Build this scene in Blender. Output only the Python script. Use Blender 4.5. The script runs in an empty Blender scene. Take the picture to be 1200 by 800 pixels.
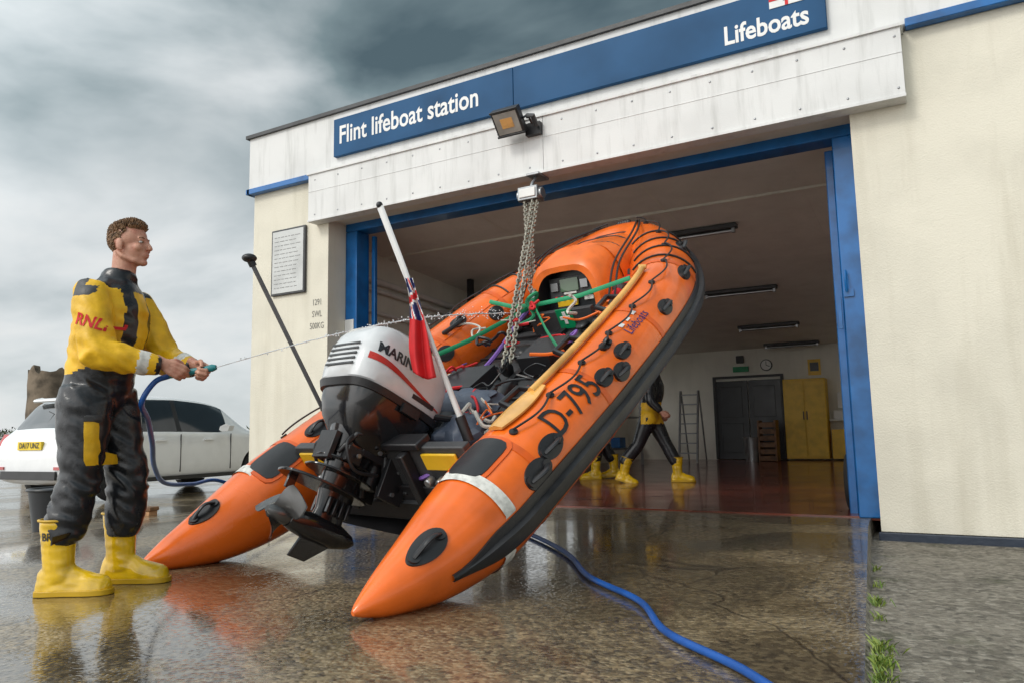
import bpy, bmesh, math, random, bisect
from mathutils import Vector, Matrix, noise
from mathutils.bvhtree import BVHTree
U=0.85            # metres per survey unit
K=1/U
random.seed(4)
V=Vector
sc=bpy.context.scene
# ------------------------------------------------------------------ materials
def mat(name,col,rough=.5,metal=0,var=.12,scale=6,bump=0,bscale=40,coat=0,rvar=.1,trans=0,col2=None,spec=.5):
    m=bpy.data.materials.new(name); m.use_nodes=True; nt=m.node_tree; N=nt.nodes; L=nt.links
    b=N['Principled BSDF']; b.inputs['Metallic'].default_value=metal;b.inputs['Specular IOR Level'].default_value=spec
    tc=N.new('ShaderNodeTexCoord'); n=N.new('ShaderNodeTexNoise'); n.inputs['Scale'].default_value=scale; n.inputs['Detail'].default_value=4
    L.new(tc.outputs['Object'],n.inputs['Vector'])
    mx=N.new('ShaderNodeMix'); mx.data_type='RGBA'
    c2=col2 if col2 else tuple(c*(1-var*2.2) for c in col)
    mx.inputs[6].default_value=(*col,1); mx.inputs[7].default_value=(*c2,1)
    r=N.new('ShaderNodeMapRange'); r.inputs[1].default_value=.42; r.inputs[2].default_value=.72
    L.new(n.outputs['Fac'],r.inputs[0]); L.new(r.outputs[0],mx.inputs[0]); L.new(mx.outputs[2],b.inputs['Base Color'])
    r2=N.new('ShaderNodeMapRange'); r2.inputs[3].default_value=max(.02,rough-rvar); r2.inputs[4].default_value=min(1,rough+rvar)
    L.new(n.outputs['Fac'],r2.inputs[0]); L.new(r2.outputs[0],b.inputs['Roughness'])
    if bump:
        n2=N.new('ShaderNodeTexNoise'); n2.inputs['Scale'].default_value=bscale; n2.inputs['Detail'].default_value=3
        L.new(tc.outputs['Object'],n2.inputs['Vector'])
        bp=N.new('ShaderNodeBump'); bp.inputs['Strength'].default_value=bump; bp.inputs['Distance'].default_value=.01
        L.new(n2.outputs['Fac'],bp.inputs['Height']); L.new(bp.outputs[0],b.inputs['Normal'])
    if coat: b.inputs['Coat Weight'].default_value=coat; b.inputs['Coat Roughness'].default_value=.05
    if trans: b.inputs['Transmission Weight'].default_value=trans
    return m
ORANGE=mat('orange_hypalon',(.88,.155,.010),.3,var=.16,scale=3.5,bump=.2,bscale=9,coat=.35)
ORANGE2=mat('orange_grp',(.82,.16,.015),.35,var=.12)
BLACK=mat('black_rubber',(.018,.018,.02),.38,bump=.1)
BLACKG=mat('black_gloss',(.012,.012,.014),.2,coat=.5,scale=12)
DGREY=mat('dark_grey',(.05,.052,.055),.5,bump=.2)
GREY=mat('grey_metal',(.35,.36,.37),.35,metal=.8)
WHITEP=mat('white_paint',(.74,.74,.72),.45,var=.06,scale=3)
WHITEG=mat('white_gloss',(.75,.75,.74),.2,var=.04,coat=.5)
REFL=mat('white_tape',(.72,.71,.66),.5,var=.18,scale=30)
RED=mat('red_cloth',(.62,.015,.02),.7)
NAVY=mat('navy',(.01,.02,.14),.6)
YEL=mat('yellow_drysuit',(.86,.50,.010),.5,var=.16,scale=9,bump=.35,bscale=25)
BOOT=mat('yellow_boot',(.84,.52,.01),.22,var=.18,scale=9,coat=.5)
SUIT=mat('black_drysuit',(.016,.018,.022),.28,bump=.35,bscale=18)
SKIN=mat('skin',(.56,.29,.20),.5,var=.12,scale=25,col2=(.46,.19,.13),bump=.15,bscale=120)
HAIR=mat('brown_hair',(.24,.13,.06),.55,var=.35,scale=60,bump=.8,bscale=140)
EYEW=mat('eye_white',(.55,.52,.5),.2)
BLUEP=mat('blue_paint',(.004,.13,.40),.32,var=.2,scale=5,coat=.15)
BLUES=mat('blue_sign',(.0,.068,.185),.55,var=.15,scale=1.5,spec=.3)
HOSE=mat('blue_hose',(.01,.09,.36),.35,var=.15)
GREEN=mat('green_strap',(.01,.28,.12),.6)
PURPLE=mat('purple_strap',(.2,.1,.4),.6)
WOOD=mat('varnished_wood',(.80,.42,.10),.3,var=.22,scale=4,coat=.4)
ROPE=mat('rope',(.6,.58,.52),.8,bump=.5,bscale=120)
CHAIN=mat('galvanised',(.5,.46,.38),.4,metal=.75,var=.3,scale=30)
YELLOWP=mat('yellow_painted_steel',(.78,.48,.02),.4,var=.1)
DARKP=mat('dark_door_paint',(.015,.018,.022),.35)
WOODB=mat('brown_wood',(.2,.09,.03),.5,var=.3,scale=10)
GLASSD=mat('dark_glass',(.012,.016,.02),.05,rvar=.02,coat=1)
CARW=mat('white_car_paint',(.8,.81,.82),.18,var=.03,coat=1)
TYRE=mat('tyre',(.02,.02,.02),.75,bump=.3,bscale=60)
ALLOY=mat('alloy',(.5,.5,.52),.25,metal=.9)
TAIL=mat('tail_light',(.45,.01,.01),.1,coat=1)
PLATE=mat('number_plate_yellow',(.85,.6,.02),.4)
PLATEGREEN=mat('sign_green',(.0,.27,.1),.4)
GRILL=mat('seam_orange',(.72,.11,.008),.35)
WATER=mat('water_jet',(.9,.93,.95),.15)
LENS=mat('flood_lens',(.75,.4,.12),.12,coat=1,var=.3,scale=8)
def wallmat(name,col,stain,sc_=1.2,bump=.25,amt=.55):
    m=mat(name,col,.75,var=.05,scale=2,bump=bump,bscale=90)
    nt=m.node_tree;N=nt.nodes;L=nt.links;b=N['Principled BSDF']
    src=b.inputs['Base Color'].links[0].from_socket
    tc=N.new('ShaderNodeTexCoord');mp=N.new('ShaderNodeMapping');mp.inputs['Scale'].default_value=(3.5,3.5,.35)
    n=N.new('ShaderNodeTexNoise');n.inputs['Scale'].default_value=sc_;n.inputs['Detail'].default_value=5;n.inputs['Roughness'].default_value=.65
    L.new(tc.outputs['Object'],mp.inputs[0]);L.new(mp.outputs[0],n.inputs['Vector'])
    r=N.new('ShaderNodeMapRange');r.inputs[1].default_value=.5;r.inputs[2].default_value=.8;r.inputs[4].default_value=amt
    L.new(n.outputs['Fac'],r.inputs[0])
    mx=N.new('ShaderNodeMix');mx.data_type='RGBA';mx.inputs[7].default_value=(*stain,1)
    L.new(src,mx.inputs[6]);L.new(r.outputs[0],mx.inputs[0]);L.new(mx.outputs[2],b.inputs['Base Color'])
    return m
CREAM=wallmat('cream_render',(.72,.68,.57),(.50,.46,.36),1.0,.35,.7)
FASC=wallmat('white_fascia',(.72,.72,.71),(.42,.42,.40),2.5,.1,.75)
INW=wallmat('interior_wall',(.78,.76,.68),(.6,.57,.5))
CEIL=wallmat('ceiling',(.76,.73,.68),(.6,.57,.52))
PLINTH=mat('plinth',(.02,.03,.05),.5,bump=.3)
STONE=mat('castle_stone',(.20,.155,.11),.9,var=.35,scale=.8,bump=1,bscale=3)

def groundmat(name,dry=False):
    m=bpy.data.materials.new(name);m.use_nodes=True;nt=m.node_tree;N=nt.nodes;L=nt.links;b=N['Principled BSDF']
    tc=N.new('ShaderNodeTexCoord')
    def noi(s,d=4,r=.6,dist=0):
        n=N.new('ShaderNodeTexNoise');n.inputs['Scale'].default_value=s;n.inputs['Detail'].default_value=d;n.inputs['Roughness'].default_value=r;n.inputs['Distortion'].default_value=dist
        L.new(tc.outputs['Object'],n.inputs['Vector']);return n.outputs['Fac']
    def mr(s,a,b_,c=0,d=1):
        r=N.new('ShaderNodeMapRange');r.inputs[1].default_value=a;r.inputs[2].default_value=b_;r.inputs[3].default_value=c;r.inputs[4].default_value=d
        L.new(s,r.inputs[0]);return r.outputs[0]
    def mix(f,a,c):
        x=N.new('ShaderNodeMix');x.data_type='RGBA'
        for i,s in ((6,a),(7,c)):
            if isinstance(s,tuple): x.inputs[i].default_value=(*s,1)
            else: L.new(s,x.inputs[i])
        L.new(f,x.inputs[0]);return x.outputs[2]
    vo=N.new('ShaderNodeTexVoronoi');vo.inputs['Scale'].default_value=48 if not dry else 38;L.new(tc.outputs['Object'],vo.inputs['Vector'])
    bw=N.new('ShaderNodeRGBToBW');L.new(vo.outputs['Color'],bw.inputs[0])
    if dry:
        base=mix(mr(noi(1.7),.38,.66),(.17,.15,.12),(.075,.066,.05))
        base=mix(mr(noi(22,4),.45,.65),base,(.24,.215,.175))
        base=mix(mr(noi(3.1,5),.56,.68,0,.7),base,(.055,.06,.028))
        base=mix(mr(bw.outputs[0],.65,.9,0,.55),base,(.34,.31,.26));base=mix(mr(bw.outputs[0],.35,.15,0,.6),base,(.03,.027,.022))
        L.new(base,b.inputs['Base Color']);L.new(mr(noi(2.2),.3,.7,.35,.75),b.inputs['Roughness'])
        bh=N.new('ShaderNodeMath');bh.operation='ADD';L.new(mr(vo.outputs['Distance'],0,.6,1,0),bh.inputs[0]);L.new(noi(9,5),bh.inputs[1])
        bp=N.new('ShaderNodeBump');bp.inputs['Distance'].default_value=.012;bp.inputs['Strength'].default_value=.9;L.new(bh.outputs[0],bp.inputs['Height']);L.new(bp.outputs[0],b.inputs['Normal'])
        return m
    pud=mr(noi(.8,4,.55,.4),.42,.56)      # 1 = standing water
    base=mix(mr(noi(1.1),.35,.68),(.20,.145,.075),(.085,.068,.046))
    base=mix(mr(noi(26,3),.45,.62),base,(.29,.215,.12))
    base=mix(mr(bw.outputs[0],.6,.9,0,.6),base,(.40,.31,.18))
    base=mix(mr(bw.outputs[0],.35,.12,0,.65),base,(.03,.024,.018))
    base=mix(mr(pud,0,1,0,.5),base,(.035,.03,.024))
    # a few long hairline cracks
    v2=N.new('ShaderNodeTexVoronoi');v2.feature='DISTANCE_TO_EDGE';v2.inputs['Scale'].default_value=.38
    dn_=N.new('ShaderNodeTexNoise');dn_.inputs['Scale'].default_value=2.5;L.new(tc.outputs['Object'],dn_.inputs['Vector'])
    ad=N.new('ShaderNodeVectorMath');ad.operation='MULTIPLY_ADD';ad.inputs[1].default_value=(.35,.35,0);L.new(dn_.outputs['Color'],ad.inputs[0]);L.new(tc.outputs['Object'],ad.inputs[2]);L.new(ad.outputs[0],v2.inputs['Vector'])
    base=mix(mr(v2.outputs['Distance'],.004,.001,0,.75),base,(.015,.012,.01))
    L.new(base,b.inputs['Base Color'])
    rr=N.new('ShaderNodeMapRange');rr.inputs[3].default_value=.34;rr.inputs[4].default_value=.02
    L.new(pud,rr.inputs[0])
    add=N.new('ShaderNodeMath');add.operation='MULTIPLY_ADD';L.new(noi(20,2),add.inputs[0]);add.inputs[1].default_value=.12;L.new(rr.outputs[0],add.inputs[2])
    L.new(add.outputs[0],b.inputs['Roughness'])
    bh=N.new('ShaderNodeMath');bh.operation='ADD'
    L.new(mr(vo.outputs['Distance'],0,.6,1,0),bh.inputs[0]);L.new(noi(12,4),bh.inputs[1])
    bp=N.new('ShaderNodeBump');bp.inputs['Distance'].default_value=.008
    L.new(mr(pud,0,1,.75,.10),bp.inputs['Strength']);L.new(bh.outputs[0],bp.inputs['Height']);L.new(bp.outputs[0],b.inputs['Normal'])
    b.inputs['Coat Weight'].default_value=.5;b.inputs['Coat Roughness'].default_value=.08
    b.inputs['Specular IOR Level'].default_value=.75
    return m
GROUND=groundmat('wet_concrete')
ROUGHC=groundmat('rough_concrete',True)
REDF=mat('red_garage_floor',(.22,.05,.028),.22,var=.3,scale=2,bump=.1,coat=.3,rvar=.15)

# ------------------------------------------------------------------ mesh accumulator
def empty(name,parent=None):
    e=bpy.data.objects.new(name,None);sc.collection.objects.link(e);e.parent=parent;e.empty_display_size=.2;return e
def textgeo(s,size,bold=0.0,sub=0):
    c=bpy.data.curves.new('t','FONT');c.body=s;c.size=size;c.align_x='CENTER';c.align_y='CENTER';c.offset=bold;c.resolution_u=3
    o=bpy.data.objects.new('t',c);sc.collection.objects.link(o);bpy.context.view_layer.update()
    me=bpy.data.meshes.new_from_object(o.evaluated_get(bpy.context.evaluated_depsgraph_get()))
    bm=bmesh.new();bm.from_mesh(me);bmesh.ops.triangulate(bm,faces=bm.faces[:])
    for _ in range(sub): bmesh.ops.subdivide_edges(bm,edges=[e for e in bm.edges if e.calc_length()>size*.12],cuts=1);bmesh.ops.triangulate(bm,faces=bm.faces[:])
    bm.verts.index_update();vs=[(v.co.x,v.co.y) for v in bm.verts];fs=[[v.index for v in f.verts] for f in bm.faces]
    bm.free();bpy.data.objects.remove(o);return vs,fs
class B:
    def __init__(s,M=None): s.v=[];s.f=[];s.m=[];s.M=M
    def add(s,vs,fs,mi=0):
        o=len(s.v)
        for v in vs:
            v=V(v);s.v.append(s.M@v if s.M else v)
        for f in fs: s.f.append([i+o for i in f]);s.m.append(mi)
    def box(s,x0,x1,y0,y1,z0,z1,mi=0):
        vs=[(x,y,z) for x in(x0,x1) for y in(y0,y1) for z in(z0,z1)]
        s.add(vs,[(0,1,3,2),(4,6,7,5),(0,4,5,1),(2,3,7,6),(0,2,6,4),(1,5,7,3)],mi)
    def obox(s,c,ex,ey,ez,mi=0):
        c=V(c);ex=V(ex);ey=V(ey);ez=V(ez)
        s.add([c+ex*i+ey*j+ez*k for i in(-1,1) for j in(-1,1) for k in(-1,1)],[(0,1,3,2),(4,6,7,5),(0,4,5,1),(2,3,7,6),(0,2,6,4),(1,5,7,3)],mi)
    def loft(s,rings,mi=0,cap=True,closed=True):
        n=len(rings[0]);vs=[p for r in rings for p in r];fs=[]
        for i in range(len(rings)-1):
            for j in range(n if closed else n-1):
                k=(j+1)%n;fs.append((i*n+j,i*n+k,(i+1)*n+k,(i+1)*n+j))
        if cap and closed: fs.append(list(range(n))[::-1]);fs.append([(len(rings)-1)*n+j for j in range(n)])
        s.add(vs,fs,mi)
    def tube(s,path,rad,n=12,mi=0,cap=True,ref=None):
        path=[V(p) for p in path];N=len(path);rings=[];e=None
        cs=[(math.cos(2*math.pi*j/n),math.sin(2*math.pi*j/n)) for j in range(n)]
        for i,p in enumerate(path):
            t=(path[min(i+1,N-1)]-path[max(i-1,0)]).normalized()
            if e is None or ref is not None:
                r0=V(ref) if ref is not None else (V((0,0,1)) if abs(t.z)<.9 else V((1,0,0)))
            else: r0=e
            e=(r0-t*r0.dot(t)).normalized();f=t.cross(e)
            r=rad[i] if isinstance(rad,(list,tuple)) else rad
            ra,rb=r if isinstance(r,tuple) else (r,r)
            rings.append([p+e*(ra*c)+f*(rb*q) for c,q in cs])
        s.loft(rings,mi,cap)
    def ell(s,c,r,mi=0,nu=14,nv=9,A=None):
        c=V(c);vs=[];fs=[]
        if not isinstance(r,(tuple,list)): r=(r,r,r)
        def P(x,y,z):
            q=V((x*r[0],y*r[1],z*r[2]));
            return c+(A@q if A else q)
        for i in range(1,nv):
            th=math.pi*i/nv
            for j in range(nu):
                a=2*math.pi*j/nu;vs.append(P(math.sin(th)*math.cos(a),math.sin(th)*math.sin(a),math.cos(th)))
        vs.append(P(0,0,1));vs.append(P(0,0,-1));T=len(vs)-2
        for i in range(nv-2):
            for j in range(nu): k=(j+1)%nu;fs.append((i*nu+j,(i+1)*nu+j,(i+1)*nu+k,i*nu+k))
        for j in range(nu):
            k=(j+1)%nu;fs.append((T,j,k));fs.append((T+1,(nv-2)*nu+k,(nv-2)*nu+j))
        s.add(vs,fs,mi)
    def text(s,t,size,fn,mi=0,bold=0,sub=0):
        vs,fs=textgeo(t,size,bold,sub);s.add([fn(x,y) for x,y in vs],fs,mi)
    def finish(s,name,parent,mats,bevel=0,recalc=True,sharp=40,sub=0):
        me=bpy.data.meshes.new(name);me.from_pydata([v*U for v in s.v],[],s.f)
        if not isinstance(mats,(list,tuple)): mats=[mats]
        for m in mats: me.materials.append(m)
        me.polygons.foreach_set('material_index',s.m);me.polygons.foreach_set('use_smooth',[True]*len(s.m))
        if recalc:
            bm=bmesh.new();bm.from_mesh(me);bmesh.ops.recalc_face_normals(bm,faces=bm.faces[:]);bm.to_mesh(me);bm.free()
        me.set_sharp_from_angle(angle=math.radians(sharp))
        o=bpy.data.objects.new(name,me);sc.collection.objects.link(o);o.parent=parent
        if bevel:
            b=o.modifiers.new('b','BEVEL');b.width=bevel*U;b.segments=2;b.limit_method='ANGLE';b.angle_limit=math.radians(35)
        if sub:
            b=o.modifiers.new('s','SUBSURF');b.levels=sub;b.render_levels=sub
        return o
def applym(o):
    bpy.context.view_layer.update()
    me=bpy.data.meshes.new_from_object(o.evaluated_get(bpy.context.evaluated_depsgraph_get()))
    o.modifiers.clear();o.data=me;return o
def remesh(o,vox,smooth=4,fac=.5):
    mats=list(o.data.materials)
    r=o.modifiers.new('r','REMESH');r.mode='VOXEL';r.voxel_size=vox;r.use_smooth_shade=True
    if smooth: q=o.modifiers.new('s','SMOOTH');q.iterations=smooth;q.factor=fac
    applym(o);o.data.materials.clear()
    for m in mats:o.data.materials.append(m)
    o.data.polygons.foreach_set('use_smooth',[True]*len(o.data.polygons))
    return o
def rule(o,M,fn):
    Mi=M.inverted()
    o.data.polygons.foreach_set('material_index',[fn(Mi@(p.center/U)) for p in o.data.polygons])
def projector(o,M):
    "project local (x,z) onto the near (-y) side of a mesh"
    bv=BVHTree.FromPolygons([v.co/U for v in o.data.vertices],[list(p.vertices) for p in o.data.polygons])
    R3=M.to_3x3()
    def f(x,z,off=.003,y0=-.8):
        p0=M@V((x,y0,z));d=(R3@V((0,1,0))).normalized();h=bv.ray_cast(p0,d)
        if h[0] is None: return V((x,-.2,z))
        return M.inverted()@(h[0]-d*off*K)
    return f
def cr(pts,n=8):
    out=[];P=[V(p) for p in pts];P=[P[0]*2-P[1]]+P+[P[-1]*2-P[-2]]
    for i in range(1,len(P)-2):
        for k in range(n):
            t=k/n;a,b,c,d=P[i-1:i+3]
            out.append(.5*((2*b)+(c-a)*t+(2*a-5*b+4*c-d)*t*t+(3*b-a-3*c+d)*t**3))
    out.append(P[-2]);return out
def frame(o,x,y,z): return Matrix(((x[0],y[0],z[0],o[0]),(x[1],y[1],z[1],o[1]),(x[2],y[2],z[2],o[2]),(0,0,0,1)))

# ------------------------------------------------------------------ ground
def sst(x): x=max(0,min(1,x));return x*x*(3-2*x)
def edgex(y): return -.27-.0717*(max(0,min(7.3,y))-2.8)
def gz(x,y):
    if x<edgex(y): return -.14*sst((-x-6)/4)
    return -.015-.13*sst((y-3.5)/3.8)
g=B()
xs=[-700,-300,-120,-60,-30]+[-20+i*.5 for i in range(39)]+['a','b',.3]+[.8+i for i in range(10)]+[20,60,200,700]
ys=[-100,-20,-5]+[i*.5 for i in range(0,28)]+[14,16,20,22,40,100,300,1500]
nx=len(xs);ia=xs.index('a')
for y in ys:
    for x in xs:
        if x=='a': g.v.append(V((edgex(y)-.008,y,0)))
        elif x=='b': g.v.append(V((edgex(y)+.008,y,gz(1,y))))
        else: g.v.append(V((x,y,gz(x,y) if abs(x)<50 else (-.14 if x<0 else -.145))))
for i in range(len(ys)-1):
    for j in range(nx-1):
        g.f.append([i*nx+j,i*nx+j+1,(i+1)*nx+j+1,(i+1)*nx+j]);g.m.append(1 if j>=ia else 0)
g.finish('ground',None,[GROUND,ROUGHC],recalc=False)

# ------------------------------------------------------------------ building
bld=empty('lifeboat_station_building')
F=7.29;BK=20.0
w=B();w.box(-8.41,-6.96,F,F+.34,-.4,3.95);w.box(-.5,9,F,F+.34,-.07,3.95);w.box(-8.41,9,F,F+.34,3.95,4.36)
w.box(-6.96,-.5,F,F+.34,3.74,3.95)
w.finish('front_wall',bld,CREAM)
w=B()
w.box(-8.41,-8.2,F+.34,BK+.2,-.4,1.1);w.box(-8.41,-8.2,F+.34,BK+.2,2.6,4.36)
for a,b in((F+.34,10.5),(13,13.8),(16.3,17),(19.4,BK+.2)): w.box(-8.41,-8.2,a,b,1.1,2.6)  # unseen side window openings, added to let daylight into the garage
w.box(8.8,9,F+.34,BK+.2,-.4,4.36);w.box(-8.2,8.8,BK,BK+.2,-.4,4.36);w.finish('outer_walls',bld,CREAM)
w=B();w.box(-8.45,9.05,F-.07,F+.3,4.40,5.16);w.box(-8.45,-8.25,F+.3,BK+.2,4.40,5.16);w.finish('parapet',bld,FASC)
w=B();w.box(-8.5,9.1,F-.11,F+.34,5.16,5.21);w.finish('parapet_coping',bld,DGREY)
w=B();w.box(-8.47,-7.2,F-.1,F-.001,4.32,4.40);w.box(-8.49,-8.412,F-.1,BK,4.32,4.40);w.box(.01,9.05,F-.1,F-.001,4.36,4.44);w.finish('blue_trim',bld,BLUEP,bevel=.008)
w=B();w.box(-7.17,-3.6,F-.17,F-.002,3.69,4.34);w.box(-3.595,-.03,F-.17,F-.002,3.69,4.34);w.box(-7.19,-.01,F-.19,F-.0,4.34,4.37);w.box(-7.175,-.025,F-.18,F-.17,3.69,3.72)
w.box(-7.17,-3.6,F-.174,F-.17,4.10,4.108);w.box(-3.595,-.03,F-.174,F-.17,4.10,4.108)
w.finish('fascia_board',bld,FASC,bevel=.004)
w=B()
for i in range(18): 
    for z in(3.78,4.26): w.ell((-7.05+i*.41,F-.171,z),(.012,.006,.012),nu=8,nv=5)
w.finish('fascia_fixings',bld,GREY)
w=B();w.box(-8.2,-1.25,F+.3,BK,4.44,4.5);w.box(-.4,9,F+.3,BK,4.44,4.5);w.box(-1.25,-.4,F+.3,14,4.44,4.5);w.box(-1.25,-.4,19.2,BK,4.44,4.5);w.finish('roof_slab',bld,WHITEP)  # roof gap is an added skylight, out of view, to brighten the garage
w=B()
w.box(-6.96,-6.76,F+.34,F+.6,0,3.63);w.box(-.70,-.5,F+.34,F+.6,0,3.63);w.box(-6.96,-.5,F+.34,F+.6,3.63,3.85)
w.box(-6.72,-6.66,F+.6,F+.66,0,3.6);w.box(-.8,-.72,F+.6,F+.68,0,3.6)
w.finish('door_frame',bld,BLUEP,bevel=.01)
w=B();w.box(-.745,-.715,F+.3,F+.339,1.75,2.05);w.tube([(-.66,F+.3,2.1),(-.66,F+.26,2.2),(-.66,F+.3,2.3)],.012,8);w.box(-.69,-.6,F+.32,F+.339,2.05,2.12);w.finish('door_latch',bld,BLUEP)
w=B();w.box(-.52,9.02,F-.035,F,-.2,-.075);w.box(-.52,9.02,F-.035,F-.001,-.6,-.2);w.finish('plinth',bld,PLINTH,bevel=.008)
# interior
w=B();w.box(-7.7,-7.6,F+.34,BK,0,1.1);w.box(-7.7,-7.6,F+.34,BK,2.6,4.3)
for a,b in((F+.34,10.5),(13,13.8),(16.3,17),(19.4,BK)): w.box(-7.7,-7.6,a,b,1.1,2.6)  # inner wall pierced to match the added daylight openings
w.box(-7.6,-7.0,F+.345,F+.44,0,4.3)
w.box(-.35,-.25,F+.6,BK,0,4.43)
w.box(-1.25,-1.2,14,19.2,3.4,4.43)  # side panel of the added skylight
w.box(-7.6,-.35,BK-.1,BK-.001,0,4.3);w.finish('interior_walls',bld,INW)
w=B();y0=F+.5
cz=lambda y:3.78-.93*(y-y0)/(BK-y0)
def slab(x0,x1,ya,yb_,t=.08):
    za,zb=cz(ya),cz(yb_)
    w.add([(x0,ya,za),(x1,ya,za),(x1,yb_,zb),(x0,yb_,zb),(x0,ya,za+t),(x1,ya,za+t),(x1,yb_,zb+t),(x0,yb_,zb+t)],[(0,1,2,3),(4,5,6,7),(0,1,5,4),(2,3,7,6),(0,3,7,4),(1,2,6,5)])
slab(-7.6,-1.2,y0,BK);slab(-1.199,-.35,y0,14.0);slab(-1.199,-.35,19.2,BK)  # ceiling left open below the added skylight
w.finish('ceiling',bld,CEIL)
w=B()
w.box(-7.6,-.36,9.2,9.24,cz(9.2)-.03,cz(9.2)+.02)
for x in(-5.2,-2.9):w.add([(x,y0,3.775),(x+.03,y0,3.775),(x+.03,BK,2.845),(x,BK,2.845)],[(0,1,2,3)])
w.finish('ceiling_battens',bld,INW)
w=B();w.box(-7.4,-.36,F+.36,BK-.1,-.02,.012);w.finish('garage_floor',bld,REDF)
w=B()
for z,r in((3.3,.05),(3.15,.035),(2.8,.03)): w.tube([(-7.52,F+.5,z),(-7.52,BK-.2,z-.7)],r,10)
w.tube([(-7.5,8.6,0),(-7.5,8.6,3.3)],.035,10)
w.finish('wall_pipes',bld,WHITEP)
# noticeboard
n=empty('wall_notice_board');w=B();w.box(-8.0,-7.35,F-.04,F-.002,2.78,3.72);w.finish('frame',n,DGREY,bevel=.01)
w=B();w.box(-7.97,-7.38,F-.046,F-.04,2.81,3.69);w.finish('panel',n,mat('board_face',(.55,.56,.55),.35,var=.1,scale=4))
w=B()
for i in range(13):
    z=3.6-i*.06;x=-7.93
    while x<-7.5:
        l=random.uniform(.03,.1);w.box(x,min(x+l,-7.43),F-.049,F-.0465,z,z+.008);x+=l+.02
w.finish('printed_lines',n,mat('faded_print',(.3,.3,.3),.6))
w=B()
for i,t in enumerate(('1291','SWL','500KG')): w.text(t,.12,lambda x,y,i=i:(-7.15+x*.75,F-.004,2.62-.16*i+y),0)
w.finish('load_marking',bld,mat('stencil_grey',(.2,.19,.17),.7),recalc=False)
w=B();w.box(-6.955,-6.80,F+.325,F+.339,2.2,2.4);w.finish('door_label',bld,WHITEP)
# sign
sg=empty('station_sign')
w=B();w.box(-6.76,-3.99,F-.13,F-.072,4.53,5.05);w.box(-3.985,-.62,F-.13,F-.072,4.53,5.05);w.finish('board',sg,BLUES,bevel=.006)
w=B();w.text('Flint lifeboat station',.345,lambda x,y:(-5.56+x*.80,F-.133,4.80+y*1.0),0,bold=.006)
w.text('Lifeboats',.27,lambda x,y:(-1.17+x*.82,F-.133,4.70+y),0,bold=.006);w.finish('lettering',sg,WHITEG,recalc=False)
w=B();w.box(-1.12,-.80,F-.136,F-.131,4.86,5.03,0);w.box(-1.12,-.80,F-.139,F-.1365,4.93,4.96,1);w.box(-.975,-.945,F-.1395,F-.1368,4.86,5.03,1);w.box(-.99,-.93,F-.142,F-.14,4.91,4.98,2);w.finish('house_flag',sg,[WHITEG,RED,NAVY])
# floodlight
fl=empty('floodlight')
c=V((-3.90,F-.40,4.27));ax=V((1,0,0));dn=V((0,-.75,-.66)).normalized();upv=ax.cross(dn)
w=B();w.obox(c,ax*.17,upv*.15,dn*.045);
for i in range(7): w.obox(c-dn*.06+ax*(-.12+.04*i),ax*.006,upv*.13,dn*.03)
w.obox(c+dn*.05+upv*.14,ax*.175,upv*.012,dn*.012);w.obox(c+dn*.05-upv*.14,ax*.175,upv*.012,dn*.012)
w.finish('housing',fl,BLACK,bevel=.008)
w=B();w.obox(c+dn*.048,ax*.145,upv*.12,dn*.004);w.finish('lens',fl,mat('lens_glass',(.35,.34,.31),.06,coat=1))
w=B();w.obox(c+dn*.054,ax*.075,upv*.055,dn*.002);w.finish('reflector',fl,LENS)
w=B();w.tube([c+ax*.18,c+ax*.2-dn*.1,V((c.x+.2,F-.175,c.z-.05))],.014,8);w.tube([c-ax*.18,c-ax*.18-dn*.12,V((c.x-.1,F-.175,c.z-.05))],.014,8);w.box(c.x+.12,c.x+.3,F-.24,F-.172,c.z-.14,c.z+.0)
w.tube([c+ax*.22-dn*.03,c+ax*.3,c+ax*.28+V((0,.12,-.06))],.03,8);w.finish('bracket',fl,BLACK)

# ------------------------------------------------------------------ garage contents
for (x,y) in((-2.83,10.1),(-2.95,13.6),(-3.1,16.9),(-3.02,19.3)):
    e=empty('fluorescent_light');w=B();z=cz(y);w.box(x-.65,x+.65,y-.07,y+.07,z-.07,z-.005);w.finish('batten',e,DGREY,bevel=.01)
    w=B();w.tube([(x-.6,y,z-.1),(x+.6,y,z-.1)],.025,10);w.box(x-.62,x-.58,y-.03,y+.03,z-.13,z-.07);w.box(x+.58,x+.62,y-.03,y+.03,z-.13,z-.07);w.finish('tube',e,GREY)
yb=BK-.1
e=empty('interior_door');w=B();w.box(-5.07,-4.25,yb-.06,yb-.002,.02,2.05);w.box(-4.23,-3.42,yb-.06,yb-.002,.02,2.05)
for x in(-4.95,-4.12):
    w.box(x,x+.55,yb-.075,yb-.06,.2,.95);w.box(x,x+.55,yb-.075,yb-.06,1.1,1.9)
w.finish('leaves',e,DARKP,bevel=.01);w=B();w.box(-5.14,-5.07,yb-.08,yb-.001,.02,2.12);w.box(-3.42,-3.35,yb-.08,yb-.001,.02,2.12);w.box(-5.14,-3.35,yb-.08,yb-.001,2.12,2.18);w.finish('architrave',e,DGREY)
e=empty('yellow_cabinet');w=B();w.box(-3.3,-2.32,yb-.5,yb-.002,.05,2.0);w.finish('carcass',e,YELLOWP,bevel=.01)
w=B();w.box(-3.28,-2.82,yb-.515,yb-.5,.1,1.95);w.box(-2.80,-2.34,yb-.515,yb-.5,.1,1.95);w.finish('doors',e,YELLOWP,bevel=.008)
w=B();w.box(-2.86,-2.84,yb-.54,yb-.515,1,1.2);w.box(-2.78,-2.76,yb-.54,yb-.515,1,1.2);w.finish('handles',e,DGREY)
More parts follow.
